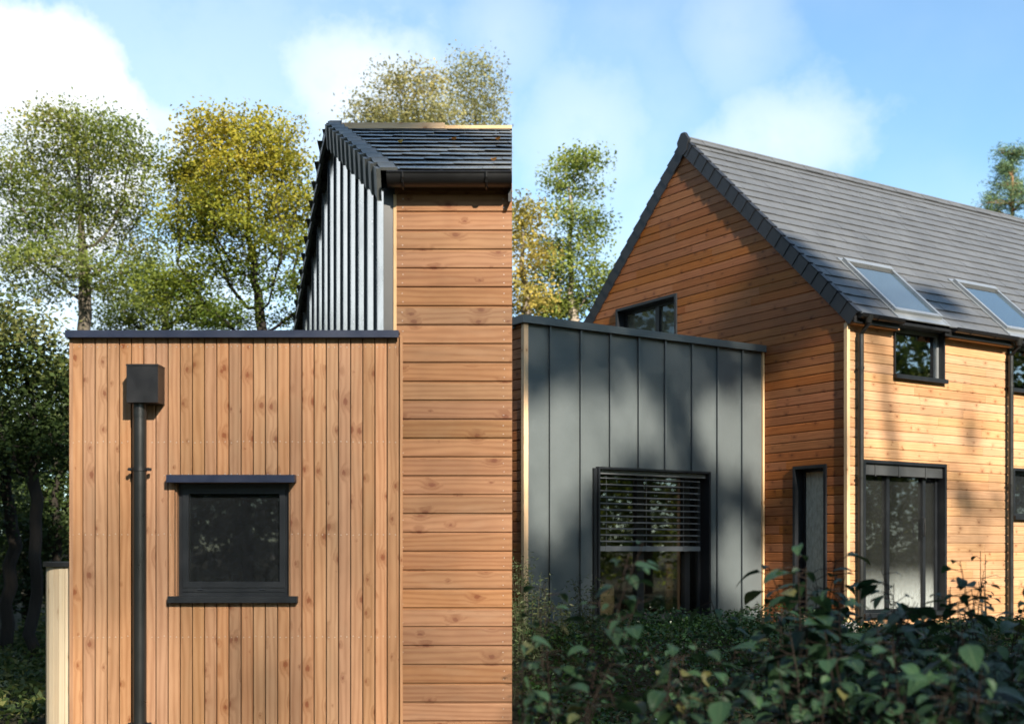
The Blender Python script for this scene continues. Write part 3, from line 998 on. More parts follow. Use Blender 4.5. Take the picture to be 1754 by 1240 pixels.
mb.box(-LZ - 0.02, -0.015, WZ + 0.2, WZ + 5.0, HZ - 0.08, HZ + 0.03)
mb.build('roof_edge', M['alu_dark'] if 'alu_dark' in M else M['zinc'], house)
# annex window: proud black lining, recess, sliding sash, blind
mb = MB()
frame_boxes(mb, ZH[0], ZH[1], ZH[2], ZH[3], WZ - 0.075, WZ + 0.20, 0.03, 'x')
mb.box(ZH[0] - 0.055, ZH[0] - 0.001, WZ - 0.045, WZ - 0.004, ZH[2], ZH[3] - 0.02)
aw = mb.build('annex_window', M['frame'], house)
mb = MB()
frame_boxes(mb, ZH[0] + .031, ZH[1] - .031, ZH[2] + .031, ZH[3] - .031, WZ + 0.12, WZ + 0.195, 0.055, 'x')
mb.box(-2.40, -2.27, WZ + 0.105, WZ + 0.18, ZH[2] + .086, ZH[3] - .086)
mb.box(-1.50, -1.40, WZ + 0.105, WZ + 0.18, ZH[2] + .086, ZH[3] - .086)
mb.build('sash', M['frame'], aw)
mb = MB(); mb.box(ZH[0] + .086, ZH[1] - .086, WZ + 0.15, WZ + 0.158, ZH[2] + .086, ZH[3] - .086)
mb.build('pane', M['glass'], aw)
mb = MB()
for k in range(11):
    z = 2.13 - k * 0.0885; mb.rnd()
    mb.hexa((ZH[0] + 0.035, WZ + 0.005, z), (1.90, 0, 0), (0, 0.075, 0.012), (0, 0, 0.009))
mb.box(ZH[0] + 0.035, ZH[0] + 1.935, WZ + 0.005, WZ + 0.08, 1.115, 1.185)
mb.box(ZH[0] + 0.035, ZH[1] - 0.035, WZ + 0.002, WZ + 0.09, 2.19, 2.25)
for u in (-3.0, -2.28, -1.58):
    mb.tube([(u, WZ + 0.04, 1.12), (u, WZ + 0.04, 2.2)], 0.004, 5)
    mb.box(u - 0.04, u + 0.04, WZ - 0.003, WZ + 0.004, 1.11, 1.19)
mb.build('blind', M['slat'], aw)
mb = MB()                                               # narrow boarded strip behind the glass
boards(mb, (-1.68, WZ + 0.30, 0), (1, 0, 0), (0, 0, 1), (0, -1, 0), BP, 0.15, 2.2, lambda a: 0.0, lambda a: 0.13, [], ship_profile)
mb.build('inner_boards', M['cedar'], house)
mb = MB()                                               # annex room
mb.box(-LZ + 0.05, -0.05, WZ + 0.25, WZ + 4.8, 0.02, 0.12)
mb.box(-LZ + 0.05, -0.05, WZ + 2.9, WZ + 3.0, 0.12, 4.0)
mb.box(-LZ + 0.03, -LZ + 0.06, WZ + 0.05, WZ + 2.9, 0.12, 4.0)
mb.box(-0.045, -0.03, WZ + 0.05, WZ + 2.9, 0.12, 4.0)
mb.build('annex_room', M['dim'], house)
# cardboard box standing behind the annex window
bx = thing('cardboard_box', 'closed brown cardboard box standing on the floor behind the annex window', 'box', H2W(-2.93, WZ + 0.40, 0.125), YAW)
mb = MB(); mb.box(-0.215, 0.215, -0.17, 0.17, 0, 0.50); mb.build('carton', M['card'], bx)
mb = MB(); mb.hexa((-0.218, -0.172, 0.501), (0.436, 0, 0), (0, 0.17, 0.0), (0, 0, 0.004)); mb.hexa((-0.218, 0.002, 0.501), (0.436, 0, 0), (0, 0.17, 0.03), (0, 0, 0.004))
mb.build('flap', M['card'], bx)

# ================================================================== THE HOUSE WITH THE FLAT-ROOFED EXTENSION (world metres)
LS = 8.66 / FPX
lx = lambda px, d=8.66: (px - PX) * d / FPX
lz = lambda py, d=8.66: CAMZ + (PY - py) * d / FPX
LO = Vector((-1.6, 8.66, -0.62))
cottage = thing('larch_house', 'larch clad house with dark tiled roof, pale metal gable and flat roofed extension', 'house', LO)
Z0 = -0.62
YF = 8.66
xl = lx(676); ze = lz(305)
mb = MB(LO)
boards(mb, (xl, YF, lz(559) - 5 * 0.1345), (1, 0, 0), (0, 0, 1), (0, -1, 0), 0.1345, Z0 - (lz(559) - 5 * .1345), ze - 0.03 - (lz(559) - 5 * .1345), lambda a: 0.0, lambda a: -xl, [], ship_profile, (3, 6))
zb = lz(559) - 5 * .1345
for k in range(-18, 16):                                     # screw heads near the board ends
    for xx in (0.055, -xl - 0.06):
        for dz in (0.04, 0.10):
            c = Vector((xl + xx + random.uniform(-.006, .006), YF - 0.0015, zb + k * 0.1345 + dz))
            if c.z < ze - .05: mb.rnd(); mb.box(c.x - .003, c.x + .003, c.y, c.y + .001, c.z - .003, c.z + .003, 1)
mb.build('boarded_wall', [M['larch_h'], M['screw']], cottage)
# gable plan: skewed end wall, rear and side walls
GP = [Vector((xl, YF, 0)), Vector((lx(523, 14.66), 14.66, 0))]
gdir = (GP[1] - GP[0]).normalized(); gn = Vector((-gdir.y, gdir.x, 0))
glen = (GP[1] - GP[0]).length
RISE = 0.456
ROFF = 0.09
RY = 11.66
ridge_z = lz(225, 11.66)
slope_l = (ridge_z - ze) / (RY - YF)
ztl = lambda s: min(ze + slope_l * (s * gdir.y), ze + slope_l * ((glen - s) * gdir.y)) - 0.07
mb = MB(LO)
npan = 13; pw_ = glen / npan
for k in range(npan):
    mb.rnd(); s0, s1 = k * pw_, (k + 1) * pw_
    cuts = [s0, s1] if not (s0 < glen / 2 < s1) else [s0, glen / 2, s1]
    for a, b in zip(cuts[:-1], cuts[1:]):
        P = lambda s, z: (GP[0] + gdir * s) + gn * (0.062 * (s - s0) / pw_) + Vector((0, 0, z))
        mb.face([P(a, Z0), P(a, ztl(a)), P(b, ztl(b)), P(b, Z0)])
for k in range(0, npan + 1):
    mb.rnd(); s = k * pw_ + (0.012 if k == 0 else -0.012 if k == npan else 0)
    o = GP[0] + gdir * (s - 0.004) - gn * 0.005 + Vector((0, 0, Z0))
    mb.hexa(o, (0, 0, ztl(s) - Z0 - .01), gdir * 0.014, gn * 0.082, 1)
mb.build('metal_gable', [M['gmetal'], M['frame']], cottage)
mb = MB(LO); mb.rnd()
mb.hexa((xl - 0.008, YF - 0.006, Z0), (0, 0, ze - Z0 - 0.12), (0.022, 0, 0), (0, 0.05, 0))
mb.build('corner_trim', M['pale'], cottage)
mb = MB(LO); mb.rnd()
eLo = lambda a: max(0.0, (a - (ze - .08)) / slope_l)
eHi = lambda a: min(GP[1].y - YF - .03, (GP[1].y - YF - .03) - (a - (ze - .08)) / slope_l)
boards(mb, (-0.001, YF + .03, 0), (0, 1, 0), (0, 0, 1), (1, 0, 0), 0.1345, Z0, ridge_z - .12, eLo, eHi, [], ship_profile, (2, 4))
mb.face([(0, GP[1].y, Z0), (GP[1].x, GP[1].y, Z0), (GP[1].x, GP[1].y, ze), (0, GP[1].y, ze)], [(0, 0), (3, 0), (3, 3), (0, 3)])
mb.build('rear_wall', M['larch_h'], cottage)
# roof: skewed in plan, so each course starts at the verge line
csl = 1 / math.sqrt(1 + slope_l ** 2)
def lroof(side):
    mb = MB(LO)
    nco = 12; ov = 0.10
    run = RY - YF + ov; ex = run / csl / nco
    sg = -1 if side == 'front' else 1
    dn = Vector((0, sg * csl, -slope_l * csl)); nr = Vector((0, sg * slope_l * csl, csl))
    for i in range(nco):
        d1 = ex * (nco - i); d0 = max(d1 - ex - 0.13, 0.0)
        ymid = RY + sg * d1 * csl
        xs = xl + (ymid - YF) * gdir.x / gdir.y - 0.085
        R = Vector((xs, RY, ridge_z + 0.02))
        tw = 0.30
        x = -(tw * 0.5 if i % 2 else 0.0) + random.uniform(-.02, .02)
        L = -xs
        while x < L:
            a0, a1 = max(x, 0), min(x + tw - 0.004, L); x += tw
            if a1 - a0 < 0.03: continue
            mb.rnd()
            j1, j2, j3 = (random.uniform(-.003, .003) for _ in range(3))
            p = lambda a, d, o: R + Vector((a, 0, 0)) + dn * d + nr * o
            top = [p(a0, d1 + j3, 0.029 + j1), p(a1, d1 + j3, 0.025 + j2), p(a1, d0, 0.0), p(a0, d0, 0.0)]
            bot = [q - nr * 0.005 for q in top]
            uv = [(0, 0), (.3, 0), (.3, .3), (0, .3)]
            fl = sg > 0
            for f in (top, bot[::-1], [bot[0], bot[1], top[1], top[0]], [bot[1], bot[2], top[2], top[1]], [bot[3], bot[0], top[0], top[3]]):
                mb.face(f[::-1] if fl else f, uv)
    return mb, dn, nr, ex, nco, sg
vparts = []
for side in ('front', 'back'):
    mb, dn, nr, ex, nco, sg = lroof(side)
    mb.build('tiled_roof', M['ltile'], cottage)
    vb = MB(LO)
    for i in range(nco):
        d1 = ex * (nco - i) + 0.01; d0 = d1 - ex - 0.05
        vb.rnd()
        def vp(d, o, x):
            y = RY + sg * d * csl
            return Vector((xl + (y - YF) * gdir.x / gdir.y - 0.095 + x, RY, ridge_z + 0.02)) + dn * d + nr * o
        for (xa, xb, ol, oh) in ((-0.030, 0.0, -0.17, 0.052), (0.0, 0.12, 0.040, 0.060)):
            pts = [vp(d1, ol + .008, xa - .022), vp(d1, oh + .008, xa - .022), vp(d1, oh + .008, xb - .022), vp(d1, ol + .008, xb - .022),
                   vp(d0, ol + .03, xa), vp(d0, oh - .012, xa), vp(d0, oh - .012, xb), vp(d0, ol + .03, xb)]
            for f in ((0, 1, 2, 3), (7, 6, 5, 4), (0, 4, 5, 1), (1, 5, 6, 2), (2, 6, 7, 3), (3, 7, 4, 0)):
                vb.face([pts[k] for k in (f if sg > 0 else f[::-1])], [(0, 0), (.2, 0), (.2, .2), (0, .2)])
    vb.build('verge_tile_row', M['lvtile'], cottage)
mb = MB(LO)                                             # roof deck
for sg in (-1, 1):
    ye = YF - 0.05 if sg < 0 else GP[1].y + 0.05
    xs = lambda y: xl + (y - YF) * gdir.x / gdir.y + 0.0
    z = lambda y: ridge_z - slope_l * abs(y - RY) - 0.03
    mb.face([(xs(RY), RY, z(RY)), (xs(ye), ye, z(ye)), (0, ye, z(ye)), (0, RY, z(RY))])
mb.build('roof_deck', M['black'], cottage)
mb = MB(LO); mb.rnd()
mb.box(lx(580, 11.66), lx(762, 11.66), RY - 0.02, RY + 0.03, ridge_z + 0.02, ridge_z + 0.075)
mb.rnd(); mb.box(lx(762, 11.66) + .002, -0.002, RY - 0.015, RY + 0.03, ridge_z + 0.02, ridge_z + 0.052)
mb.build('ridge_board', M['pale'], cottage)
mb = MB(LO); mb.rnd()
for sg in (-1, 1):
    p0 = Vector((-0.026, RY, ridge_z - .005)); p1 = Vector((-0.026, RY + sg * 3.08, ridge_z - .005 - 3.08 * slope_l))
    mb.hexa(p0, p1 - p0, (0.024, 0, 0), (0, 0, -0.15))
mb.build('barge_board', M['black'], cottage)
# gutter
gz = lz(310) + 0.0
mb = MB(LO); half_gutter(mb, (lx(667), YF - 0.125, gz), (-0.002, YF - 0.125, gz), 0.085)
g = mb.build('gutter', M['black'], cottage, smooth=True)
for px_ in (690, 833):
    mb = MB(LO); X = lx(px_, 8.5)
    mb.tube([Vector((X, YF - 0.125 - math.cos(PI * k / 8) * 0.092, gz - math.sin(PI * k / 8) * 0.092)) for k in range(9)], 0.009, 6)
    mb.build('gutter_bracket', M['black'], g)

# extension with vertical boards
YA = 8.60; AD = YA / FPX
ax = lambda px: (px - PX) * AD
az = lambda py: CAMZ + (PY - py) * AD
X0, X1 = ax(120), ax(690)
WH = (ax(299), ax(497), az(1022), az(824))
VPW = 0.0862
mb = MB(LO)
boards(mb, (X0, YA, 0), (0, 0, 1), (1, 0, 0), (0, -1, 0), VPW, 0, X1 - X0, lambda a: Z0, lambda a: az(574), [(WH[2], WH[3], WH[0] - X0, WH[1] - X0)], gap_profile, (20, 30))
for k in range(int((X1 - X0) / VPW) + 1):
    for py in (594, 757, 813, 915, 1090):
        for q in (0.022, 0.064):
            xx = X0 + k * VPW + q
            z = az(py) + random.uniform(-.006, .006)
            if xx > X1 - .01 or (WH[0] - .01 < xx < WH[1] + .01 and WH[2] < z < WH[3]): continue
            if py == 813 and not (WH[0] - .1 < xx < WH[1] + .1): continue
            mb.rnd(); mb.box(xx - .003, xx + .003, YA - .0012, YA, z - .003, z + .003, 1)
mb.build('extension_wall', [M['larch'], M['screw']], cottage)
mb = MB(LO)
mb.rnd(); mb.box(X0 - 0.0, X0 + 0.03, YA + 0.021, 10.6, Z0, az(582))
mb.rnd(); mb.box(X0 + .03, -1.35, 10.57, 10.6, Z0, az(582))
mb.rnd(); mb.box(X0 - 0.004, X0 + 0.022, YA - 0.004, YA + 0.020, Z0, az(581))
mb.build('side_boards', M['larch'], cottage)
mb = MB(LO)
mb.box(ax(116), ax(684), YA - 0.055, YA - 0.03, az(580), az(568))
mb.box(ax(116), ax(116) + .03, YA - 0.03, 10.65, az(580), az(568))
mb.box(ax(116) + .03, ax(684), YA - 0.03, YA + 0.15, az(570.5), az(568) - .001)
mb.box(ax(116) + .03, -1.35, YA + 0.15, 10.65, az(580) - .02, az(574))
mb.build('roof_edge', M['navy'], cottage)
# window in the extension
mb = MB(LO)
REV = YA + 0.085
for (a, b, c, d) in ((WH[0] - .0, WH[0] + .012, WH[2], WH[3]), (WH[1] - .012, WH[1], WH[2], WH[3])):
    mb.rnd(); mb.box(a, b, YA + 0.0205, REV + .02, c, d)
mb.rnd(); mb.box(WH[0] + .012, WH[1] - .012, YA + .0205, REV + .02, WH[3] - .012, WH[3])
mb.build('window_lining', M['larch'], cottage)
mb = MB(LO)
f0, f1, g0, g1 = WH[0] + .013, WH[1] - .013, WH[2] + .004, WH[3] - .013
frame_boxes(mb, f0, f1, g0, g1, REV - 0.02, REV + 0.05, 0.030, 'x')
lw = mb.build('window', M['frame'], cottage)
mb = MB(LO)
s0, s1, t0, t1 = f0 + .0305, f1 - .0305, g0 + .0305, g1 - .0305
frame_boxes(mb, s0, s1, t0 + .03, t1, REV - 0.032, REV + 0.03, 0.042, 'x')
mb.box(s0, s1, REV - 0.026, REV + 0.03, t0, t0 + .0295)
for q in (0.17, 0.77): mb.tube([(s0 + (s1 - s0) * q - .018, REV - .027, t0 + .016), (s0 + (s1 - s0) * q + .018, REV - .027, t0 + .016)], 0.006, 8)
mb.build('sash', M['frame'], lw)
mb = MB(LO); mb.box(s0 + .042, s1 - .042, REV - 0.006, REV + 0.002, t0 + .072, t1 - .042)
mb.build('pane', M['glass_dark'], lw)
mb = MB(LO); mb.box(ax(290), ax(508), YA - 0.075, YA - 0.001, az(826), az(814)); mb.box(ax(290), ax(508), YA - 0.079, YA - 0.0755, az(827), az(814))
mb.build('lintel_cover', M['navy'], lw)
mb = MB(LO); mb.box(ax(290), ax(511), YA - 0.050, REV - 0.033, az(1031.5), az(1020.5))
mb.build('sill', M['frame'], lw)
mb = MB(LO); mb.box(WH[0] - .3, WH[1] + .3, YA + .9, YA + .95, WH[2] - .5, WH[3] + .4)
for (a, b) in ((WH[0] - .32, WH[0] - .3), (WH[1] + .3, WH[1] + .32)): mb.box(a, b, YA + .12, YA + .95, WH[2] - .5, WH[3] + .4)
mb.box(WH[0] - .3, WH[1] + .3, YA + .12, YA + .9, WH[3] + .38, WH[3] + .4); mb.box(WH[0] - .3, WH[1] + .3, YA + .12, YA + .9, WH[2] - .5, WH[2] - .48)
mb.build('inner_room', M['dim'], cottage)
# downpipe with hopper
pxc = ax(245)
mb = MB(LO)
mb.tube([(pxc, YA - 0.075, az(694)), (pxc, YA - 0.075, Z0)], 0.046, 20)
mb.tube([(pxc, YA - 0.075, az(694)), (pxc, YA - 0.075, az(716))], 0.0495, 20)
dp = mb.build('downpipe', M['pvc'], cottage, smooth=True)
mb = MB(LO)
hx0, hx1 = (217 - PX) * (YA - .16) / FPX, (271 - PX) * (YA - .16) / FPX
mb.box(hx0, hx1, YA - 0.165, YA - 0.002, az(694), az(633)); mb.box(hx0 - .002, hx1 + .002, YA - 0.168, YA - .002, az(633) + .0005, az(633) + .014)
mb.build('hopper', M['black'], dp)
for py in (805, 1237):
    mb = MB(LO)
    mb.tube([(pxc, YA - 0.075, az(py) - .012), (pxc, YA - 0.075, az(py) + .012)], 0.0525, 20)
    for sg in (-1, 1):
        mb.tube([(pxc + sg * .05, YA - .078, az(py)), (pxc + sg * .082, YA - .078, az(py))], 0.010, 10)
        mb.tube([(pxc + sg * .066, YA - .095, az(py)), (pxc + sg * .066, YA - .055, az(py))], 0.012, 8)
    mb.tube([(pxc, YA - .04, az(py)), (pxc, YA, az(py))], .008, 8)
    mb.build('pipe_clip', M['black'], dp, smooth=True)
# fallen leaves on the roof
for i, (px_, py_, tone, lab) in enumerate(((686, 246, .95, 'small pale yellow fallen leaf near the verge of the slate roof'), (778, 241, .2, 'flat rust brown fallen leaf high on the slate roof'), (853, 241, .35, 'curled orange fallen leaf high on the slate roof, nearest the photo centre line'), (846, 277, .5, 'tiny reddish fallen leaf low on the slate roof'))):
    # intersection of the sight line with the roof plane
    d = Vector(((px_ - PX) / FPX, 1, (PY - py_) / FPX))
    zc = ridge_z + 0.055 - slope_l * RY
    t = (zc - CAMZ) / (d.z - slope_l)
    if not 8 < t < 11.6: t = 10.9
    P = Vector((d.x * t, t, ridge_z + 0.055 - slope_l * (RY - t)))
    mb = MB(P); mb.cur = (tone, 0.7, 0.5)
    n = 8
    ring = [P + Vector((math.cos(2 * PI * k / n) * (0.032 if k % 2 else 0.018), math.sin(2 * PI * k / n) * 0.026, 0.008 * math.sin(k * 2.1) + 0.02)) for k in range(n)]
    for k in range(n): mb.face([P + Vector((0, 0, 0.008)), ring[k], ring[(k + 1) % n]])
    o = mb.build('fallen_leaf', M['lf_dry'], None, label=lab, cat='leaf', group='fallen leaves on the slate roof')
    o.location = P

# rounded bay at the side of the extension
CB = Vector((-3.165, 8.90, -1.3))
mb = MB(LO); zt = lz(970, 8.85); R_ = 0.235; nb = 30
mb2 = MB(LO)
for k in range(nb):
    a0, a1, a2 = 2 * PI * k / nb, 2 * PI * (k + 0.93) / nb, 2 * PI * (k + 1) / nb
    mb.rnd(); u0 = random.random() * 9
    p = lambda a, z, r=R_: (CB.x + math.cos(a) * r, CB.y + math.sin(a) * r, z)
    mb.face([p(a0, CB.z), p(a1, CB.z), p(a1, zt), p(a0, zt)], [(u0, 0), (u0, .085), (u0 + 2.3, .085), (u0 + 2.3, 0)])
    mb.face([p(a1, CB.z), p(a1, CB.z, R_ - .012), p(a1, zt, R_ - .012), p(a1, zt)])
    mb.face([p(a1, CB.z, R_ - .012), p(a2, CB.z, R_ - .012), p(a2, zt, R_ - .012), p(a1, zt, R_ - .012)])
bay = mb.build('round_bay', M['cream'], cottage)
mb2.tube([(CB.x, CB.y, zt), (CB.x, CB.y, zt + 0.035)], R_ + 0.02, 62)
mb2.build('roof_rim', M['black'], bay)


# ================================================================== GROUND
def gh(x, y):
    """height of the ground"""
    t = np.clip((13.5 - y) / 5.5, 0, 1)
    z = -0.62 * (t * t * (3 - 2 * t))
    z = z - 0.95 * np.clip((-0.8 - x) / 2.0, 0, 1) * np.clip((y + 5) / 8, 0, 1) * np.clip((40 - y) / 12, 0, 1)
    far = np.clip((np.hypot(x, y) - 45) / 200, 0, 1)
    return z - 0.02 + far * 2.0 + 0.04 * np.sin(x * 1.3) * np.cos(y * 0.9) * np.clip((14 - y) / 3, 0, 1)


def terrain():
    xs = np.unique(np.concatenate([np.linspace(-900, -40, 18), np.linspace(-40, 45, 86), np.linspace(45, 900, 18)]))
    ys = np.unique(np.concatenate([np.linspace(-900, -40, 18), np.linspace(-40, 60, 101), np.linspace(60, 900, 18)]))
    X, Y = np.meshgrid(xs, ys)
    V = np.stack([X, Y, gh(X, Y)], -1).reshape(-1, 3)
    nx = len(xs)
    i, j = np.meshgrid(np.arange(nx - 1), np.arange(len(ys) - 1))
    b = (j * nx + i).ravel()
    F = np.stack([b, b + 1, b + nx + 1, b + nx], 1)
    np_mesh('ground', V, F, np.full((len(V), 3), .5), V[:, :2], M['soil'], kind='structure')


terrain()


# ================================================================== FOLIAGE
def leaf_cards(C, size, tones, up=0.5, aspect=0.62, droop=0.0, N=None):
    """one folded diamond per centre: C (n,3), size (n,)"""
    n = len(C)
    d = RNG.normal(size=(n, 3)); d[:, 2] = d[:, 2] * 0.6 - droop; d /= np.linalg.norm(d, axis=1)[:, None]
    nn = RNG.normal(size=(n, 3)); nn[:, 2] += up
    if N is not None: nn = nn * 0.34 + N
    s = np.cross(nn, d); s /= np.linalg.norm(s, axis=1)[:, None] + 1e-9
    m = np.cross(d, s)
    a = size[:, None]
    v0 = C - d * a * .5; v2 = C + d * a * .5
    v1 = C + s * a * .5 * aspect + m * a * .10; v3 = C - s * a * .5 * aspect + m * a * .10
    V = np.stack([v0, v1, v2, v3], 1).reshape(-1, 3)
    F = np.arange(4 * n).reshape(n, 4)
    R = np.repeat(np.stack([tones, RNG.random(n), RNG.random(n)], 1), 4, 0)
    UV = np.tile(np.array([[0, 0], [.5, 1], [1, 0], [.5, -1]], float), (n, 1))
    return V, F, R, UV


def limb(mb, p, q, r0, r1, wig, n=5, sides=6):
    p, q = Vector(p), Vector(q); pts = []; L = (q - p).length
    for i in range(n + 1):
        t = i / n
        w = math.sin(PI * t) * wig * L
        pts.append(p.lerp(q, t) + Vector((random.uniform(-1, 1) * w, random.uniform(-1, 1) * w, random.uniform(-.5, .5) * w + 0.10 * L * math.sin(PI * t) * (1 if q.z > p.z else 0))))
    mb.tube(pts, [r0 + (r1 - r0) * (i / n) for i in range(n + 1)], sides, caps=False)
    return pts


def make_tree(name, label, base, trunk_top, r0, blobs, nleaf, lsize, leafmat, barkmat, group=None, clump=0.35, per=26,
              tone=(0.0, 1.0), stems=1, keep=None, branches=46, flat=0.6, cat='tree', toptone=0.25):
    """blobs: (centre Vector, (rx,ry,rz)) in world metres"""
    base = Vector(base); root = thing(name, label, cat, base, 0, group)
    mb = MB()
    top = Vector(trunk_top) - base
    nodes = []
    for s in range(stems):
        off = Vector((random.uniform(-1, 1), random.uniform(-1, 1), 0)) * (0.0 if stems == 1 else r0 * 3)
        tgt = top + (Vector((random.uniform(-1, 1), random.uniform(-1, 1), random.uniform(-.5, .3))) * (0 if s == 0 else top.length * 0.13))
        pts = limb(mb, off * .3, tgt, r0 * (1 if s == 0 else .7), 0.012, 0.02, 9, 9)
        nodes += [(p, r0 * (1 - .95 * i / 9) * (1 if s == 0 else .7)) for i, p in enumerate(pts) if 2 < i < 9]
    # clump centres
    vol = np.array([b[1][0] * b[1][1] * b[1][2] for b in blobs]) ** 0.75
    ncl = max(1, nleaf // per)
    which = RNG.choice(len(blobs), ncl, p=vol / vol.sum())
    d = RNG.normal(size=(ncl, 3)); d /= np.linalg.norm(d, axis=1)[:, None]
    rad = RNG.random(ncl) ** 0.42
    cen = np.array([list(b[0] - base) for b in blobs])[which]
    rr = np.array([list(b[1]) for b in blobs])[which]
    CC = cen + d * rad[:, None] * rr
    if keep is not None:
        kk = keep(CC + np.array(list(base)) + np.array([0.35, 0, 0])); CC = CC[kk]; d = d[kk]; ncl = len(CC)
    # main limbs: join trunk to a set of clumps
    order = RNG.permutation(ncl)[:branches]
    for k, i in enumerate(order):
        q = Vector(CC[i])
        cand = [n for n in nodes if n[0].z < q.z + 0.1 * top.length]
        if not cand: cand = nodes
        p, r = min(cand, key=lambda n: (n[0] - q).length + abs(q.z - n[0].z - (q.xy - n[0].xy).length * 0.7) * 0.7)
        rr0 = min(r * 0.66, 0.025 + 0.020 * (q - p).length)
        pts = limb(mb, p, q, rr0, 0.014, 0.09, 5, 5)
        nodes += [(pp, rr0 * (1 - .8 * j / 5)) for j, pp in enumerate(pts) if 1 < j < 5]
    trunk = mb.build('trunk', barkmat, root, smooth=True)
    # leaves
    ci = np.repeat(np.arange(ncl), per)
    n = len(ci)
    C = CC[ci] + np.clip(RNG.normal(size=(n, 3)), -1.7, 1.7) * clump * np.array([1, 1, flat])
    ctone = RNG.random(ncl)
    zrel = (C[:, 2] - C[:, 2].min()) / (np.ptp(C[:, 2]) + 1e-6)
    t = np.clip(tone[0] + (tone[1] - tone[0]) * (0.72 * ctone[ci] + 0.2 * RNG.random(n) + toptone * (zrel - 0.4)), 0, 1)
    sz = lsize * RNG.uniform(.6, 1.3, n)
    ok = np.ones(n, bool)
    if keep is not None:
        W = C + np.array(list(base)); ok = keep(W)
    NN = d[ci] * 0.8 + np.array([0, 0, 0.7]) + RNG.normal(size=(ncl, 3))[ci] * 0.35
    V, F, R, UV = leaf_cards(C[ok], sz[ok], t[ok], N=NN[ok])
    np_mesh('crown', V, F, R, UV, leafmat, root)
    return root


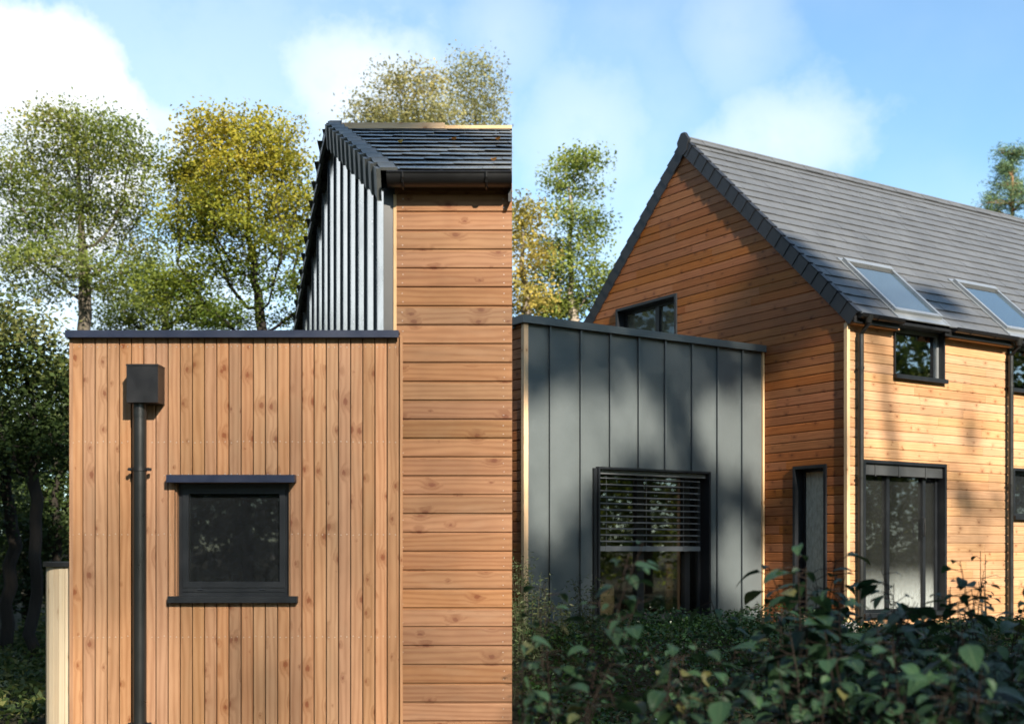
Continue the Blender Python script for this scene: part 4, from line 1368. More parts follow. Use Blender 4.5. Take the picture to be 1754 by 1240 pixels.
def grow_tree(name, label, base, fork, r0, blobs, natt, leafmat, barkmat, group, lsize=0.085, per=34, sig=0.17, step=0.34,
              tone=(0.0, 1.0), toptone=0.3, gap=0.0, keep=None, cat='tree', up=0.10, tipr=0.011, seed=1):
    """a tree grown towards scattered points (space colonisation): trunk, forking limbs, twigs, leaves on the twigs"""
    rg = np.random.default_rng(seed)
    base = Vector(base); root = thing(name, label, cat, base, 0, group)
    vol = np.array([b[1][0] * b[1][1] * b[1][2] for b in blobs]) ** 0.8
    A = []
    while len(A) < natt:
        k = rg.choice(len(blobs), p=vol / vol.sum())
        d = rg.normal(size=3); d /= np.linalg.norm(d)
        q = np.array(list(blobs[k][0] - base)) + d * rg.random() ** 0.40 * np.array(blobs[k][1])
        f = math.sin(q[0] * 1.9 + seed) * math.sin(q[1] * 1.7 + 2 * seed) * math.sin(q[2] * 2.1 + 3 * seed)
        if f < -1 + gap * 2 * rg.random() + gap * 0.6: continue
        if keep is not None and not keep((q + np.array(list(base)) + np.array([0.3, 0, 0]))[None])[0]: continue
        A.append(q)
    A = np.array(A)
    fk = np.array(list(Vector(fork) - base)); n0 = max(4, int(np.linalg.norm(fk) / step))
    P = [fk * i / n0 + rg.normal(size=3) * np.array([.05, .05, 0]) * (0 < i) for i in range(n0 + 1)]
    par = [-1] + list(range(n0))
    N = np.array(P)
    dist = np.linalg.norm(A[:, None] - N[None], axis=2); near = dist.argmin(1); nd = dist.min(1)
    alive = np.ones(len(A), bool)
    for it in range(130):
        act = alive & (nd < 6.5 if it > 12 else alive)
        if not act.any(): break
        dv = A[act] - N[near[act]]; dv /= np.linalg.norm(dv, axis=1)[:, None] + 1e-9
        acc = np.zeros((len(N), 3)); np.add.at(acc, near[act], dv)
        idx = np.unique(near[act])
        g = acc[idx]; g /= np.linalg.norm(g, axis=1)[:, None] + 1e-9
        g = g + np.array([0, 0, up]) + rg.normal(size=g.shape) * 0.16; g /= np.linalg.norm(g, axis=1)[:, None]
        new = N[idx] + g * step
        fresh = np.array([np.min(((N - q) ** 2).sum(1)) > (0.55 * step) ** 2 for q in new])
        if not fresh.any(): break
        new, idx = new[fresh], idx[fresh]
        b0 = len(N); N = np.concatenate([N, new]); par += list(idx)
        dn_ = np.linalg.norm(A[:, None] - new[None], axis=2); m = dn_.min(1); am = dn_.argmin(1) + b0
        upd = m < nd; nd[upd] = m[upd]; near[upd] = am[upd]
        alive &= nd > step * 1.05
        if len(N) > 5200: break
    n = len(N); par = np.array(par)
    kids = [[] for _ in range(n)]
    for i in range(1, n): kids[par[i]].append(i)
    rad = np.zeros(n); depth = np.zeros(n, int)
    for i in range(n - 1, -1, -1):
        if not kids[i]: rad[i] = tipr
        else:
            rad[i] = sum(rad[k] ** 2.25 for k in kids[i]) ** (1 / 2.25); depth[i] = 1 + max(depth[k] for k in kids[i])
    sc_ = (r0 / rad[0])
    rad = np.maximum(rad * (sc_ ** np.clip((rad - tipr) / (rad[0] - tipr), 0, 1)), 0.008)
    mb = MB()
    starts = [(0, 0)]
    while starts:
        a, p = starts.pop()
        chain = [a] if a == p else [p, a]
        while kids[chain[-1]]:
            ks = sorted(kids[chain[-1]], key=lambda k: -rad[k])
            for k in ks[1:]: starts.append((k, chain[-1]))
            chain.append(ks[0])
        if len(chain) > 1:
            rr = [rad[c] for c in chain]
            if a != p: rr[0] = rr[1]
            mb.tube([N[c] for c in chain], rr, 9 if rr[0] > .08 else 5, caps=False)
    mb.build('trunk', barkmat, root, smooth=True)
    tips = np.where((depth <= 5) & (rad < 0.06))[0]
    wgt = np.where(depth[tips] == 0, 1.0, np.where(depth[tips] < 3, 0.8, 0.5))
    cnt = np.maximum(3, (per * wgt * rg.uniform(.5, 1.4, len(tips)))).astype(int)
    ci = np.repeat(np.arange(len(tips)), cnt)
    nl = len(ci)
    C = N[tips][ci] + np.clip(rg.normal(size=(nl, 3)), -1.9, 1.9) * sig * np.array([1.1, 1.1, .6])
    ct = rg.random(len(tips))
    zrel = (C[:, 2] - C[:, 2].min()) / (np.ptp(C[:, 2]) + 1e-6)
    lowf = 0.5 + 0.5 * np.sin(C[:, 0] * 0.9 + seed) * np.sin(C[:, 2] * 1.1)
    t = np.clip(tone[0] + (tone[1] - tone[0]) * (0.40 * ct[ci] + 0.3 * lowf + 0.22 * rg.random(nl) + toptone * (zrel - .45)), 0, 1)
    ok = np.ones(nl, bool)
    if keep is not None: ok = keep(C + np.array(list(base)))
    NN = rg.normal(size=(len(tips), 3))[ci] * 0.5 + np.array([0, -0.25, 0.9])
    V, F, R_, UV = leaf_cards(C[ok], (lsize * rg.uniform(.65, 1.3, nl))[ok], t[ok], N=NN[ok])
    np_mesh('crown', V, F, R_, UV, leafmat, root)
    return root


def pxb(D, lst, depth=0.85):
    out = []
    for (x, y, rx, ry) in lst:
        k = D / FPX
        out.append((Vector(((x - PX) * k, D + random.uniform(-.6, .6), CAMZ + (PY - y) * k)), (rx * k, max(rx, ry) * k * depth, ry * k)))
    return out


def pxp(x, y, D):
    return Vector(((x - PX) * D / FPX, D, CAMZ + (PY - y) * D / FPX))


def gbase(x, D):
    p = pxp(x, PY, D); return Vector((p.x, p.y, float(gh(p.x, p.y)) - 0.1))


grow_tree('broadleaf_tree', 'tall olive green tree with loose open crown and forked grey trunk, far left', gbase(150, 30), pxp(147, 470, 30), 0.16,
          pxb(30, [(95, 245, 85, 75), (180, 250, 75, 75), (50, 330, 75, 80), (240, 290, 48, 60), (140, 350, 115, 80), (225, 400, 60, 60), (40, 430, 70, 70), (130, 480, 120, 50)]),
          950, M['lf_olive'], M['bark'], 'trees behind the larch house', 0.090, 150, 0.27, 0.34, (0.0, 0.9), 0.15, 0.55, seed=3)
grow_tree('broadleaf_tree', 'golden green tree with dense rounded crown and several slender trunks', gbase(445, 27), pxp(442, 575, 27), 0.14,
          pxb(27, [(400, 260, 95, 65), (330, 310, 65, 60), (475, 280, 60, 70), (410, 350, 125, 75), (508, 370, 48, 70), (315, 400, 55, 50), (430, 430, 115, 60), (325, 500, 75, 32), (480, 500, 60, 40), (400, 545, 110, 22), (500, 545, 40, 22)]),
          1050, M['lf_gold'], M['bark_dark'], 'trees behind the larch house', 0.088, 190, 0.25, 0.32, (0.0, 0.85), 0.75, 0.45, seed=5, up=0.2)
grow_tree('broadleaf_tree', 'pale yellow green tree rising behind the slate roof ridge', gbase(690, 44), pxp(695, 420, 44), 0.22,
          pxb(44, [(635, 195, 36, 36), (690, 165, 55, 36), (730, 150, 36, 36), (690, 215, 80, 40), (750, 205, 36, 36), (700, 280, 80, 50)]),
          600, M['lf_pale'], M['bark'], 'trees behind the larch house', 0.12, 200, 0.38, 0.5, (0.0, 0.85), 0.2, 0.25, seed=7)
grow_tree('broadleaf_tree', 'pale twin peaked tree behind the right end of the slate roof', gbase(815, 47), pxp(812, 420, 47), 0.22,
          pxb(47, [(795, 130, 30, 36), (838, 135, 24, 40), (868, 140, 20, 36), (800, 185, 42, 44), (850, 190, 32, 44), (780, 215, 46, 36), (825, 260, 60, 56)]),
          540, M['lf_pale'], M['bark'], 'trees behind the larch house', 0.12, 170, 0.38, 0.5, (0.0, 0.6), 0.1, 0.25, keep=lambda W: W[:, 0] < -0.05 + 0.1 * np.sin(W[:, 2] * 5), seed=9)
grow_tree('broadleaf_tree', 'low green tree filling the gap between the olive and the golden tree', gbase(290, 36), pxp(285, 560, 36), 0.16,
          pxb(36, [(262, 470, 46, 34), (310, 500, 46, 36), (245, 535, 60, 36), (330, 545, 70, 26), (200, 550, 50, 20)]),
          380, M['lf_olive'], M['bark'], 'trees behind the larch house', 0.11, 170, 0.33, 0.4, (0.0, 0.5), 0.1, 0.25, seed=11)
dk = [('dark slim tree leaning over the rounded bay', 60, 22, [(60, 600, 75, 50), (20, 680, 60, 50), (95, 690, 44, 60), (60, 770, 75, 50)], 0.11),
      ('dark shaded tree with bare lower trunk at the left edge', 15, 24, [(10, 560, 60, 50), (-40, 640, 60, 60), (20, 760, 65, 50), (-30, 850, 60, 50)], 0.13),
      ('dense dark tree between the rounded bay and the left edge', 95, 27, [(100, 640, 56, 50), (50, 720, 60, 50), (110, 820, 56, 60), (70, 890, 70, 60)], 0.10),
      ('blackish undergrowth tree low behind the rounded bay', 45, 30, [(40, 880, 80, 70), (100, 940, 70, 70), (10, 970, 80, 70), (60, 1000, 90, 40)], 0.10)]
for k_, (lab, x, D_, bl, r_) in enumerate(dk):
    grow_tree('forest_tree', lab, gbase(x, D_), pxp(x + 4, bl[-1][1] + 20, D_), r_, pxb(D_, bl), 420, M['lf_dark'], M['bark_dark'], 'dark forest trees at the left', 0.11, 150, 0.30, 0.34, (0, 1), 0.6, 0.25, seed=20 + k_)
grow_tree('oak_tree', 'tall narrow green and yellow oak behind the zinc annex', gbase(985, 33), pxp(988, 560, 33), 0.15,
          pxb(33, [(985, 262, 24, 24), (1012, 285, 24, 22), (952, 288, 17, 24), (968, 330, 30, 28), (1010, 322, 24, 26), (975, 375, 36, 28), (1008, 400, 30, 24), (962, 425, 34, 28), (1000, 445, 32, 24), (952, 470, 38, 28), (1022, 482, 30, 22), (985, 515, 56, 30), (940, 520, 32, 26)]),
          560, M['lf_oak'], M['bark_pale'], 'trees behind the zinc annex', 0.10, 210, 0.25, 0.32, (0.0, 0.85), 0.1, 0.22, seed=13, up=0.2)
grow_tree('oak_tree', 'yellowing oak cut by the edge of the larch house', gbase(893, 30), pxp(900, 560, 30), 0.13,
          pxb(30, [(893, 375, 22, 24), (905, 400, 22, 22), (880, 420, 36, 28), (915, 450, 26, 28), (890, 480, 36, 26), (912, 520, 30, 26), (880, 530, 36, 26)]),
          340, M['lf_yellow'], M['bark_pale'], 'trees behind the zinc annex', 0.095, 190, 0.25, 0.32, (0.0, 1.0), 0.1, 0.25, seed=15, up=0.2)


def pine(base, top, pads, label):
    root = thing('pine_tree', label, 'tree', base)
    mb = MB(); tp = top - base
    limb(mb, (0, 0, 0), tp, 0.22, 0.05, 0.012, 10, 9)
    C = []; T = []
    for (c, r) in pads:
        c = c - base
        tr = tp * min(1, max(0.2, (c.z - 0.3) / tp.z)); limb(mb, tr, c, 0.055, 0.02, 0.05, 5, 6)
        n = 24
        for i in range(n):
            d = Vector((random.gauss(0, .5), random.gauss(0, .5), random.gauss(0, .35)))
            q = c + Vector((d.x * r[0] * 1.1, d.y * r[1] * 1.1, d.z * r[2] * 1.1)); limb(mb, c, q, 0.014, 0.006, 0.08, 2, 4)
            m = 30
            C.append(np.array(list(q)) + RNG.normal(size=(m, 3)) * 0.15); T.append(np.clip(RNG.random(m) * .5 + (0.5 if d.z > 0 else 0.0) * RNG.random(), 0, 1))
    mb.build('trunk', M['bark_pine'], root, smooth=True)
    C = np.concatenate(C); T = np.concatenate(T)
    V, F, R, UV = leaf_cards(C, np.full(len(C), 0.20) * RNG.uniform(.7, 1.2, len(C)), T, 0.0, 0.16)
    np_mesh('crown', V, F, R, UV, M['lf_pine'], root)


pine(Vector((22.0, 52, 0.0)), pxp(1728, 270, 52) + Vector((0.1, 0, 0)),
     pxb(52, [(1718, 266, 24, 8), (1736, 272, 14, 12), (1738, 290, 14, 10), (1711, 293, 8, 5), (1716, 318, 22, 10), (1748, 318, 22, 14), (1738, 335, 30, 12), (1704, 340, 16, 10), (1722, 352, 30, 8), (1700, 362, 18, 6), (1752, 350, 20, 12), (1740, 375, 34, 6)]),
     'tall pine with layered needle pads and orange trunk behind the grey tiled roof')


# ---- distant woodland ring, one mass
def woodland():
    n = 44000
    a = RNG.random(n) * 2 * PI
    r = RNG.uniform(72, 96, n)
    hgt = np.where(np.cos(a) < 0.6, 2.4, 1.0) * (9.5 + 2.2 * np.sin(a * 9) + 1.6 * np.sin(a * 23 + 1) + 1.2 * np.sin(a * 51))
    z = RNG.random(n) ** 0.8 * hgt
    C = np.stack([np.sin(a) * r, np.cos(a) * r, z + 0.5], 1)
    C = C + RNG.normal(size=C.shape) * 0.6
    V, F, R, UV = leaf_cards(C, RNG.uniform(0.9, 1.9, n), RNG.random(n) * np.clip(z / hgt, .2, 1))
    np_mesh('distant_woodland', V, F, R, UV, M['lf_dark'], kind='stuff', label='dark mass of distant woodland ringing the site', cat='woodland')


woodland()

# ---- unseen trees behind the viewpoint, crowns shaped backwards from the shade they should throw
def unseen_shade_tree(name, label, targets, t0, t1, per, spread, lsize, group='unseen shade trees behind the viewpoint', mat='lf_olive', r=0.10):
    T = np.array([list(p) for p in targets])
    t = RNG.uniform(t0, t1, len(T))
    C0 = T + np.array(list(S)) * t[:, None]
    ci = np.repeat(np.arange(len(T)), per)
    C = C0[ci] + RNG.normal(size=(len(ci), 3)) * spread
    m = C0.mean(0)
    base = Vector((m[0], m[1], float(gh(m[0], m[1])) - .1))
    root = thing(name, label, 'tree', base, 0, group)
    mb = MB(); tp = Vector(m) - base
    pts = limb(mb, (0, 0, 0), tp, r, r * .3, 0.02, 8, 8)
    for i in RNG.permutation(len(C0))[:30]:
        limb(mb, pts[random.randint(5, 8)], Vector(C0[i]) - base, 0.022, 0.008, 0.05, 4, 5)
    mb.build('trunk', M['bark'], root, smooth=True)
    V, F, R, UV = leaf_cards(C - np.array(list(base)), lsize * RNG.uniform(.7, 1.3, len(C)), RNG.random(len(C)))
    np_mesh('crown', V, F, R, UV, M[mat], root)


ZLIT = [(-3.5, 2.82, .58, .46), (-4.2, 2.4, .28, .60), (-2.4, 3.0, .32, .28), (-0.95, 2.95, .32, .46), (-.33, 2.85, .25, .58), (-.62, .95, .26, .38), (-.2, .5, .16, .26), (-3.2, 2.35, .18, .22), (-2.85, 2.75, .28, .2), (-3.75, 2.1, .36, .30), (-4.15, 1.6, .2, .34)]
random.seed(101); RNG = np.random.default_rng(101)
tg = []
for _ in range(760):
    u, z = random.uniform(-4.7, 0.05), random.uniform(0.0, 4.45)
    if any(((u - a) / (c + .20)) ** 2 + ((z - b) / (d + .20)) ** 2 < 1.0 for a, b, c, d in ZLIT): continue
    tg.append(H2W(u, WZ, z))
unseen_shade_tree('unseen_shade_tree', 'unseen leafy tree behind the viewpoint, crown shaped to shade the zinc annex', tg, 27, 33, 15, 0.12, 0.18)
tg = []
for _ in range(150):
    k = random.random(); w = 0.05 + 1.15 * k; u = random.uniform(-0.15, 0.75 - 0.55 * k) + 0.0
    tg.append(H2W(u, w, ZR - SL * (WR - w)))
for _ in range(55):
    tg.append(H2W(random.gauss(2.55, .16), random.gauss(0.35, .26), 5.0))
for _ in range(26):
    tg.append(H2W(random.gauss(2.9, .35), 0, random.gauss(1.9, .55)))
unseen_shade_tree('unseen_shade_tree', 'unseen open crowned tree behind the viewpoint, crown shaped to throw patches of shade on the tiled roof', tg, 27, 31, 12, 0.13, 0.18)
tg = []
for _ in range(2300):
    x, y = random.uniform(0.3, 10.5), random.uniform(2.5, 15.6)
    p = Vector((x, y, 0)) - HO
    if p.dot(HW) > -1.0 and p.dot(HU) > -0.3: continue          # leave the strip before the long wall in the sun
    if -hy * x + hx * y < 3.7: continue
    tg.append(Vector((x, y, float(gh(x, y)) + random.uniform(0.1, 0.9))))
unseen_shade_tree('unseen_shade_tree', 'unseen broad dense tree behind the viewpoint, crown shaped to shade the undergrowth', tg, 15, 20, 14, 0.20, 0.24)
tg = []
for _ in range(1100):
    x, y, z = random.uniform(-14, -4.7), random.uniform(12, 26), random.uniform(-1.5, 0.6)
    if -hy * x + hx * y > 4.5 or y < 13.5 or (-hy * x + hx * y > 0.4 and z + (y - 8.66) * .62 < 3.7): continue
    tg.append(Vector((x, y, z)))
unseen_shade_tree('unseen_shade_tree', 'unseen dense tree added behind the viewpoint to shade the dark forest edge', tg, 34, 40, 16, 0.35, 0.34)  # unseen crown added only to darken the forest edge
tg = [Vector((random.uniform(-3.5, 0.25), YA, random.uniform(-.7, 4.2))) for _ in range(190)]
unseen_shade_tree('unseen_shade_tree', 'unseen thin leaf screen added behind the viewpoint to dim sun on the larch house', tg, 46, 52, 11, 0.25, 0.12)  # added leaf screen that softens the sun on the facade
# trees reflected in the glass, the last ones added to dim the gable
refl = [(31, 5, 18), (33, 11, 19), (25, 1, 13), (29, 9, 14), (34, 16, 15), (36, 4, 15), (24, 6, 12), (27, 14, 14), (32, 0, 15), (30, 21, 13), (38, 9, 16), (22, -7, 13), (-9, -24, 14), (-4.5, -27, 15), (-13, -20, 13), (-7, -33, 17), (-17, -28, 15), (0.5, -31, 15), (-10.5, -29, 15), (-2, -36, 16), (-30, 26, 13), (-34, 15, 14), (-15, 16, 14), (-13, 9, 13), (-19, 22, 15), (-12, 2, 14), (-14, -6, 15), (-20, 11, 15)]
for i, (x, y, h) in enumerate(refl):
    bl = [(Vector((x + random.uniform(-1.3, 1.3), y + random.uniform(-1.3, 1.3), h * q)), (2.9, 2.9, h * .15)) for q in (0.10, 0.24, 0.38, 0.52, 0.66, 0.80, 0.92)]
    make_tree('side_or_shade_tree', 'green woodland tree off to the side of the clearing, reflected in the glass or added to dim the gable', (x, y, float(gh(x, y)) - .1), (x, y, h * .9), 0.2, bl, 7000, 0.27, M['lf_oak' if i < 12 else 'lf_dark'], M['bark'],
              'woodland trees around the clearing', 0.5, 20, (0, .7), 1, None, 16)

# ================================================================== UNDERGROWTH
def cover():
    n = 95000
    x = RNG.uniform(0.06, 9.5, n); y = RNG.uniform(5.2, 19.5, n)
    dx, dy = x - HO.x, y - HO.y
    w = dx * HW.x + dy * HW.y; u = dx * HU.x + dy * HU.y
    lump = 0.5 + 0.5 * np.sin(x * 2.1 + 1.3 * np.sin(y * 1.7)) * np.cos(y * 1.4 + x * .6)
    hmax = 0.12 + 0.18 * lump + 0.25 * np.clip((10.5 - y) / 3, 0, 1) + 0.42 * np.clip((9.0 - y) / 2.5, 0, 1) * np.clip((x - 0.9) / 1.5, 0, 1)
    hmax = hmax + 0.14 * np.clip((y - 10.5) / 1.5, 0, 1) * (u < -0.9) * lump
    edge = np.where(u < 0.02, WZ - w, -w)          # distance in front of the wall behind
    hmax = hmax * np.clip(edge / 1.6 + 0.25, 0.15, 1.0)
    # bare rubble patch near the corner, low growth in front of the patio
    bare = ((u + 0.75) / 0.75) ** 2 + ((w - 0.55) / 0.7) ** 2 < 1
    patio = (u > -0.3) & (w > -1.3)
    ok = (edge > 0.06) & ~bare & ~(patio & (RNG.random(n) > 0.35))
    hmax = np.where(patio, 0.06, hmax)
    z = gh(x, y) + hmax * RNG.random(n) ** 0.55
    C = np.stack([x, y, z], 1)[ok]
    t = np.clip(RNG.random(len(C)) * .8 + .25 * (z[ok] - gh(x, y)[ok]) / .6, 0, 1)
    V, F, R, UV = leaf_cards(C, RNG.uniform(.028, .075, len(C)) * (1 + .5 * (C[:, 1] < 9)), t * (1 - .3 * (C[:, 1] < 9)), 1.2, 0.5)
    np_mesh('ground_cover', V, F, R, UV, M['lf_cover'], kind='stuff', label='low dark green nettle-like undergrowth in front of the zinc annex', cat='undergrowth')
    k = RNG.choice(len(C), 420, replace=False)
    V, F, R, UV = leaf_cards(C[k] + np.array([0, 0, .05]), RNG.uniform(.012, .022, 420), RNG.random(420), 2.0, 0.9)
    np_mesh('wild_flowers', V, F, R, UV, M['flower'], kind='stuff', label='tiny white flowers scattered through the undergrowth', cat='flowers')


cover()


def forest_floor():
    n = 26000
    x = RNG.uniform(-13, -3.4, n); y = RNG.uniform(14.0, 27, n)
    h = 0.25 + 0.5 * (0.5 + 0.5 * np.sin(x * 1.9 + y)) * np.clip((y - 13) / 4, 0, 1.6)
    C = np.stack([x, y, gh(x, y) + h * RNG.random(n) ** .6], 1)
    V, F, R, UV = leaf_cards(C, RNG.uniform(.06, .16, n), RNG.random(n), 1.0, 0.5)
    np_mesh('forest_undergrowth', V, F, R, UV, M['lf_dark'], kind='stuff', label='dark undergrowth on the forest floor beyond the rounded bay', cat='undergrowth')


forest_floor()


def big_leaf(V, F, R, UV, base, direction, length, width, tone, droop=0.35, fold=0.25, nseg=6):
    """ovate leaf, appended to lists"""
    d = Vector(direction).normalized(); side = d.cross(Vector((0, 0, 1)))
    if side.length < 1e-3: side = Vector((1, 0, 0))
    side.normalize(); side = (Matrix.Rotation(random.uniform(-.5, .5), 3, d) @ side)
    up = side.cross(d)
    b = len(V); P = Vector(base)
    rr = (tone, random.random(), random.random())
    cur = d.copy()
    wob = random.uniform(0, 6)
    for i in range(nseg + 1):
        t = i / nseg
        wd = width * 0.5 * (math.sin(PI * min(1, t ** 0.72)) ** 0.85 if 0 < t < 1 else 0.0) + (0.001 if i in (0, nseg) else 0)
        for s in (-1, 0, 1):
            q = P + side * s * wd + up * (abs(s) * wd * fold + (0.06 * wd * math.sin(wob + i * 1.7 + s) if s else 0))
            V.append(tuple(q)); R.append(rr); UV.append((t, s))
        P = P + cur * (length / nseg)
        cur = (cur + Vector((0, 0, -droop / nseg * 1.6))).normalized(); up = side.cross(cur)
    for i in range(nseg):
        for s in (0, 1):
            k = b + i * 3 + s; F.append((k, k + 1, k + 4, k + 3))


def big_plant(label, base, height, nst, leaf, lean=(0, 0), group='broad leaved plants in the foreground', nl=9, spread=0.35, name='broad_leaved_plant', stem='stem_red', cat='plant'):
    base = Vector(base); root = thing(name, label, cat, base, random.random() * .1, group)
    mb = MB(); V, F, R, UV = [], [], [], []
    for s in range(nst):
        a = random.random() * 2 * PI
        tipv = Vector((math.cos(a) * spread * random.uniform(.3, 1) + lean[0], math.sin(a) * spread * random.uniform(.3, 1) + lean[1], height * (1.06 if s == 0 else random.uniform(.72, 1.05))))
        pts = []
        for i in range(8):
            t = i / 7
            pts.append(Vector((tipv.x * t ** 1.5, tipv.y * t ** 1.5, tipv.z * (t ** 0.9))) + Vector((random.uniform(-1, 1), random.uniform(-1, 1), 0)) * 0.012)
        for q in pts: q.x = max(q.x, 0.04 - base.x)
        mb.tube(pts, [0.006 - 0.004 * i / 7 for i in range(8)], 6, caps=False)
        for k in range(nl):
            t = 0.22 + 0.78 * (k + random.random() * .6) / nl; t = min(t, 1.0)
            i = min(6, int(t * 7)); p = pts[i].lerp(pts[i + 1], t * 7 - i if t < 1 else 1)
            az_ = random.random() * 2 * PI; el = random.uniform(-.35, .5)
            dr = Vector((math.cos(az_) * math.cos(el), math.sin(az_) * math.cos(el), math.sin(el)))
            pet = random.uniform(.03, .09); q = p + dr * pet
            mb.tube([p, q], [0.0022, 0.0018], 4, caps=False)
            L = leaf * (random.uniform(.45, 1.1) if random.random() < .8 else random.uniform(1.2, 1.75)) * (1.0 - 0.35 * t * random.random())
            big_leaf(V, F, R, UV, q, dr + Vector((0, 0, random.uniform(-.5, .1))), L, L * random.uniform(.5, .68), random.random() ** 1.3 if random.random() > .03 else 1.0, random.uniform(.2, .9), random.uniform(.1, .35))
    mb.build('stem', M[stem], root, smooth=True)
    V = np.array(V); lim = 0.03 - base.x; V[:, 0] = np.where(V[:, 0] < lim, lim + 0.25 * (lim - V[:, 0]), V[:, 0])
    o = np_mesh('foliage', V, np.array(F), np.array(R), np.array(UV), M['lf_big'], root)
    o.data.polygons.foreach_set('use_smooth', [True] * len(o.data.polygons))
    return root


def spot(px_, top_y, D_):
    """base on the ground and height so the top reaches top_y"""
    p = pxp(px_, top_y, D_); g_ = float(gh(p.x, p.y))
    return Vector((p.x, p.y, g_)), p.z - g_


plants = [  # px, top y, distance, stems, leaf, label
    (1380, 985, 5.6, 3, 0.155, 'tallest broad leaved plant in front of the narrow gable door'),
    (1330, 1075, 5.3, 3, 0.15, 'broad leaved plant left of the tall one, below the rubble'),
    (1440, 1050, 5.4, 3, 0.16, 'broad leaved plant with hanging leaves below the corner trim'),
    (1540, 1035, 6.0, 3, 0.17, 'broad leaved plant with large ribbed leaves below the patio door'),
    (1630, 1020, 6.0, 4, 0.15, 'broad leaved plant right of the patio door'),
    (1735, 1010, 5.8, 3, 0.16, 'broad leaved plant with an arching stem at the right edge'),
    (1480, 1110, 4.9, 3, 0.13, 'lower broad leaved plant below the patio sill'),
    (1570, 1110, 4.8, 4, 0.12, 'low leafy plant beneath the large ribbed leaves'),
    (1670, 1090, 4.9, 4, 0.13, 'dark low leafy plant in the bottom right corner'),
    (1400, 1130, 4.7, 4, 0.12, 'low plant with drooping leaves at the bottom, right of the rubble'),
    (1290, 1140, 4.8, 3, 0.12, 'low dark plant at the bottom edge below the wooden plank'),
    (1180, 1150, 4.9, 3, 0.11, 'small dark plant at the bottom edge below the cardboard box'),
    (1125, 1120, 4.8, 2, 0.13, 'sparse plant with paler leaves at the bottom left'),
    (945, 985, 5.2, 2, 0.105, 'upright leafy plant rising beside the larch house corner'),
    (915, 1060, 4.8, 2, 0.11, 'dark low plant hugging the larch house corner'),
    (1000, 1140, 4.7, 3, 0.11, 'dark low plant at the bottom left of the undergrowth'),
    (1740, 1130, 4.7, 4, 0.12, 'low leafy plant filling the right bottom edge'),
    (1350, 1000, 6.4, 4, 0.12, 'leafy plant behind and left of the tallest one, before the gable boards'),
    (1425, 1015, 6.3, 4, 0.12, 'leafy plant crowding the foot of the corner trim'),
    (1590, 1040, 6.8, 4, 0.11, 'dense leafy plant before the lower half of the patio frame'),
    (1690, 1030, 6.8, 4, 0.11, 'dense leafy plant beneath the right downpipe'),
    (1490, 1060, 6.6, 4, 0.11, 'small leafy plant in front of the patio threshold'),
    (1230, 1100, 6.2, 3, 0.12, 'leafy plant below the rubble stones'),
    (1520, 1160, 4.5, 4, 0.11, 'lowest leafy plant at the bottom below the patio door'),
    (1640, 1170, 4.5, 4, 0.11, 'lowest leafy plant at the bottom right of centre'),
]
for (a, b, D_, ns, lf, lab) in plants:
    p, h = spot(a, b + (22 if 960 < a < 1260 else -14 if b < 1060 else 0), D_)
    big_plant(lab, p, h, ns + 3, lf * .82, nl=34, spread=0.47, lean=(0.12, 0) if a < 960 else (0, 0))
# shoots of a finer shrub against the lit wall
for (a, b, D_, lab) in ((1640, 1003, 7.2, 'thin shrub with small pointed leaves against the sunlit boards, left of its pair'), (1705, 972, 7.4, 'thin shrub with small pointed leaves reaching highest against the sunlit boards')):
    p, h = spot(a, b, D_)
    big_plant(lab, p, h, 5, 0.075, group='thin shrubs against the sunlit wall', nl=12, spread=0.22, name='thin_shrub', stem='stem', cat='shrub')


def weed(label, base, height, n):
    base = Vector(base); root = thing('feathery_weed', label, 'weed', base, 0, 'feathery weeds by the zinc wall')
    mb = MB(); C = []
    for s in range(n):
        a = random.random() * 2 * PI; sp = random.uniform(.05, .3)
        tip = Vector((math.cos(a) * sp, math.sin(a) * sp, height * random.uniform(.7, 1)))
        pts = [Vector((tip.x * t ** 1.4, tip.y * t ** 1.4, tip.z * t)) for t in np.linspace(0, 1, 6)]
        mb.tube(pts, [0.005 - .004 * i / 5 for i in range(6)], 5, caps=False)
        for k in range(90):
            t = random.uniform(.2, 1); i = min(4, int(t * 5)); p = pts[i].lerp(pts[i + 1], t * 5 - i)
            C.append(np.array(list(p)) + RNG.normal(size=3) * 0.045)
    mb.build('stem', M['stem'], root)
    C = np.array(C)
    V, F, R, UV = leaf_cards(C, RNG.uniform(.03, .06, len(C)), RNG.random(len(C)), .2, 0.22)
    np_mesh('foliage', V, F, R, UV, M['lf_weed'], root)


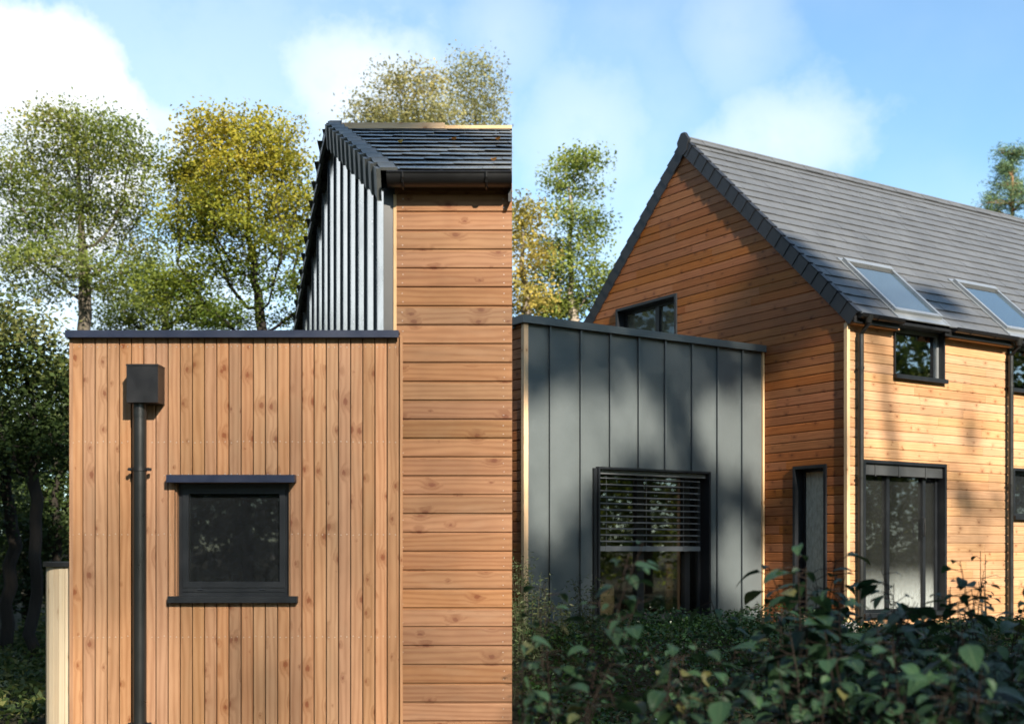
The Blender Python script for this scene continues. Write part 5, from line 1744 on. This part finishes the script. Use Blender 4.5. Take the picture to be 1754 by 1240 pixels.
for (a, b, D_, n, lab) in ((893, 940, 12.4, 9, 'feathery weed against the annex corner trim, tallest of its clump'), (915, 985, 11.6, 10, 'bushy feathery weed low beside the larch house corner'), (880, 1010, 11.0, 8, 'feathery weed half hidden by the larch house corner'),
                           (1005, 985, 13.2, 8, 'feathery weed standing left of the annex window'), (960, 1010, 12.8, 8, 'low feathery weed in front of the zinc panels'), (1040, 1040, 12.6, 7, 'feathery weed below the cardboard box')):
    p, h = spot(a, b, D_)
    weed(lab, p, h, n)

# plank, rubble
pk = MB(); pk.rnd()
A = H2W(-1.35, 0.10, 0.20); B = H2W(-0.35, -0.10, 0.07)
d = B - A; sd = d.cross(Vector((0, 0, 1))).normalized()
pk.off = A
pk.hexa(A, d, sd * 0.05, sd.cross(d).normalized() * 0.09)
o = pk.build('wooden_plank', M['old'], None, label='weathered wooden plank lying propped on the rubble by the house corner', cat='plank'); o.location = A
import bmesh
labs = ['pale flat stone under the wooden plank', 'largest grey stone of the rubble by the house corner', 'small dark stone at the left of the rubble', 'tan stone at the right of the rubble, beside the tall plant', 'little pale stone in front of the rubble', 'rounded grey stone behind the other rubble']
for i, (u, w, s, lab) in enumerate(zip((-1.0, -0.75, -1.2, -0.35, -0.9, -0.55), (-0.15, -0.3, -0.25, -0.35, -0.6, -0.1), (.15, .18, .11, .15, .10, .13), labs)):
    bm = bmesh.new(); bmesh.ops.create_icosphere(bm, subdivisions=2, radius=s)
    sc = Vector((random.uniform(.9, 1.4), random.uniform(.8, 1.2), random.uniform(.45, .7)))
    for v in bm.verts:
        k = 1 + 0.22 * math.sin(v.co.x * 23 + i) * math.cos(v.co.y * 19 + 2 * i) + random.uniform(-.06, .06)
        v.co = Vector((v.co.x * sc.x * k, v.co.y * sc.y * k, v.co.z * sc.z * k))
    me = bpy.data.meshes.new('stone'); bm.to_mesh(me); bm.free(); me.materials.append(M['stone'])
    o = bpy.data.objects.new('stone', me); P = H2W(u, w, 0); P.z = float(gh(P.x, P.y)) + s * .35; o.location = P; o.rotation_euler = (0, 0, i * 1.3)
    finish(o, None, lab, 'stone', 'rubble stones by the house corner')
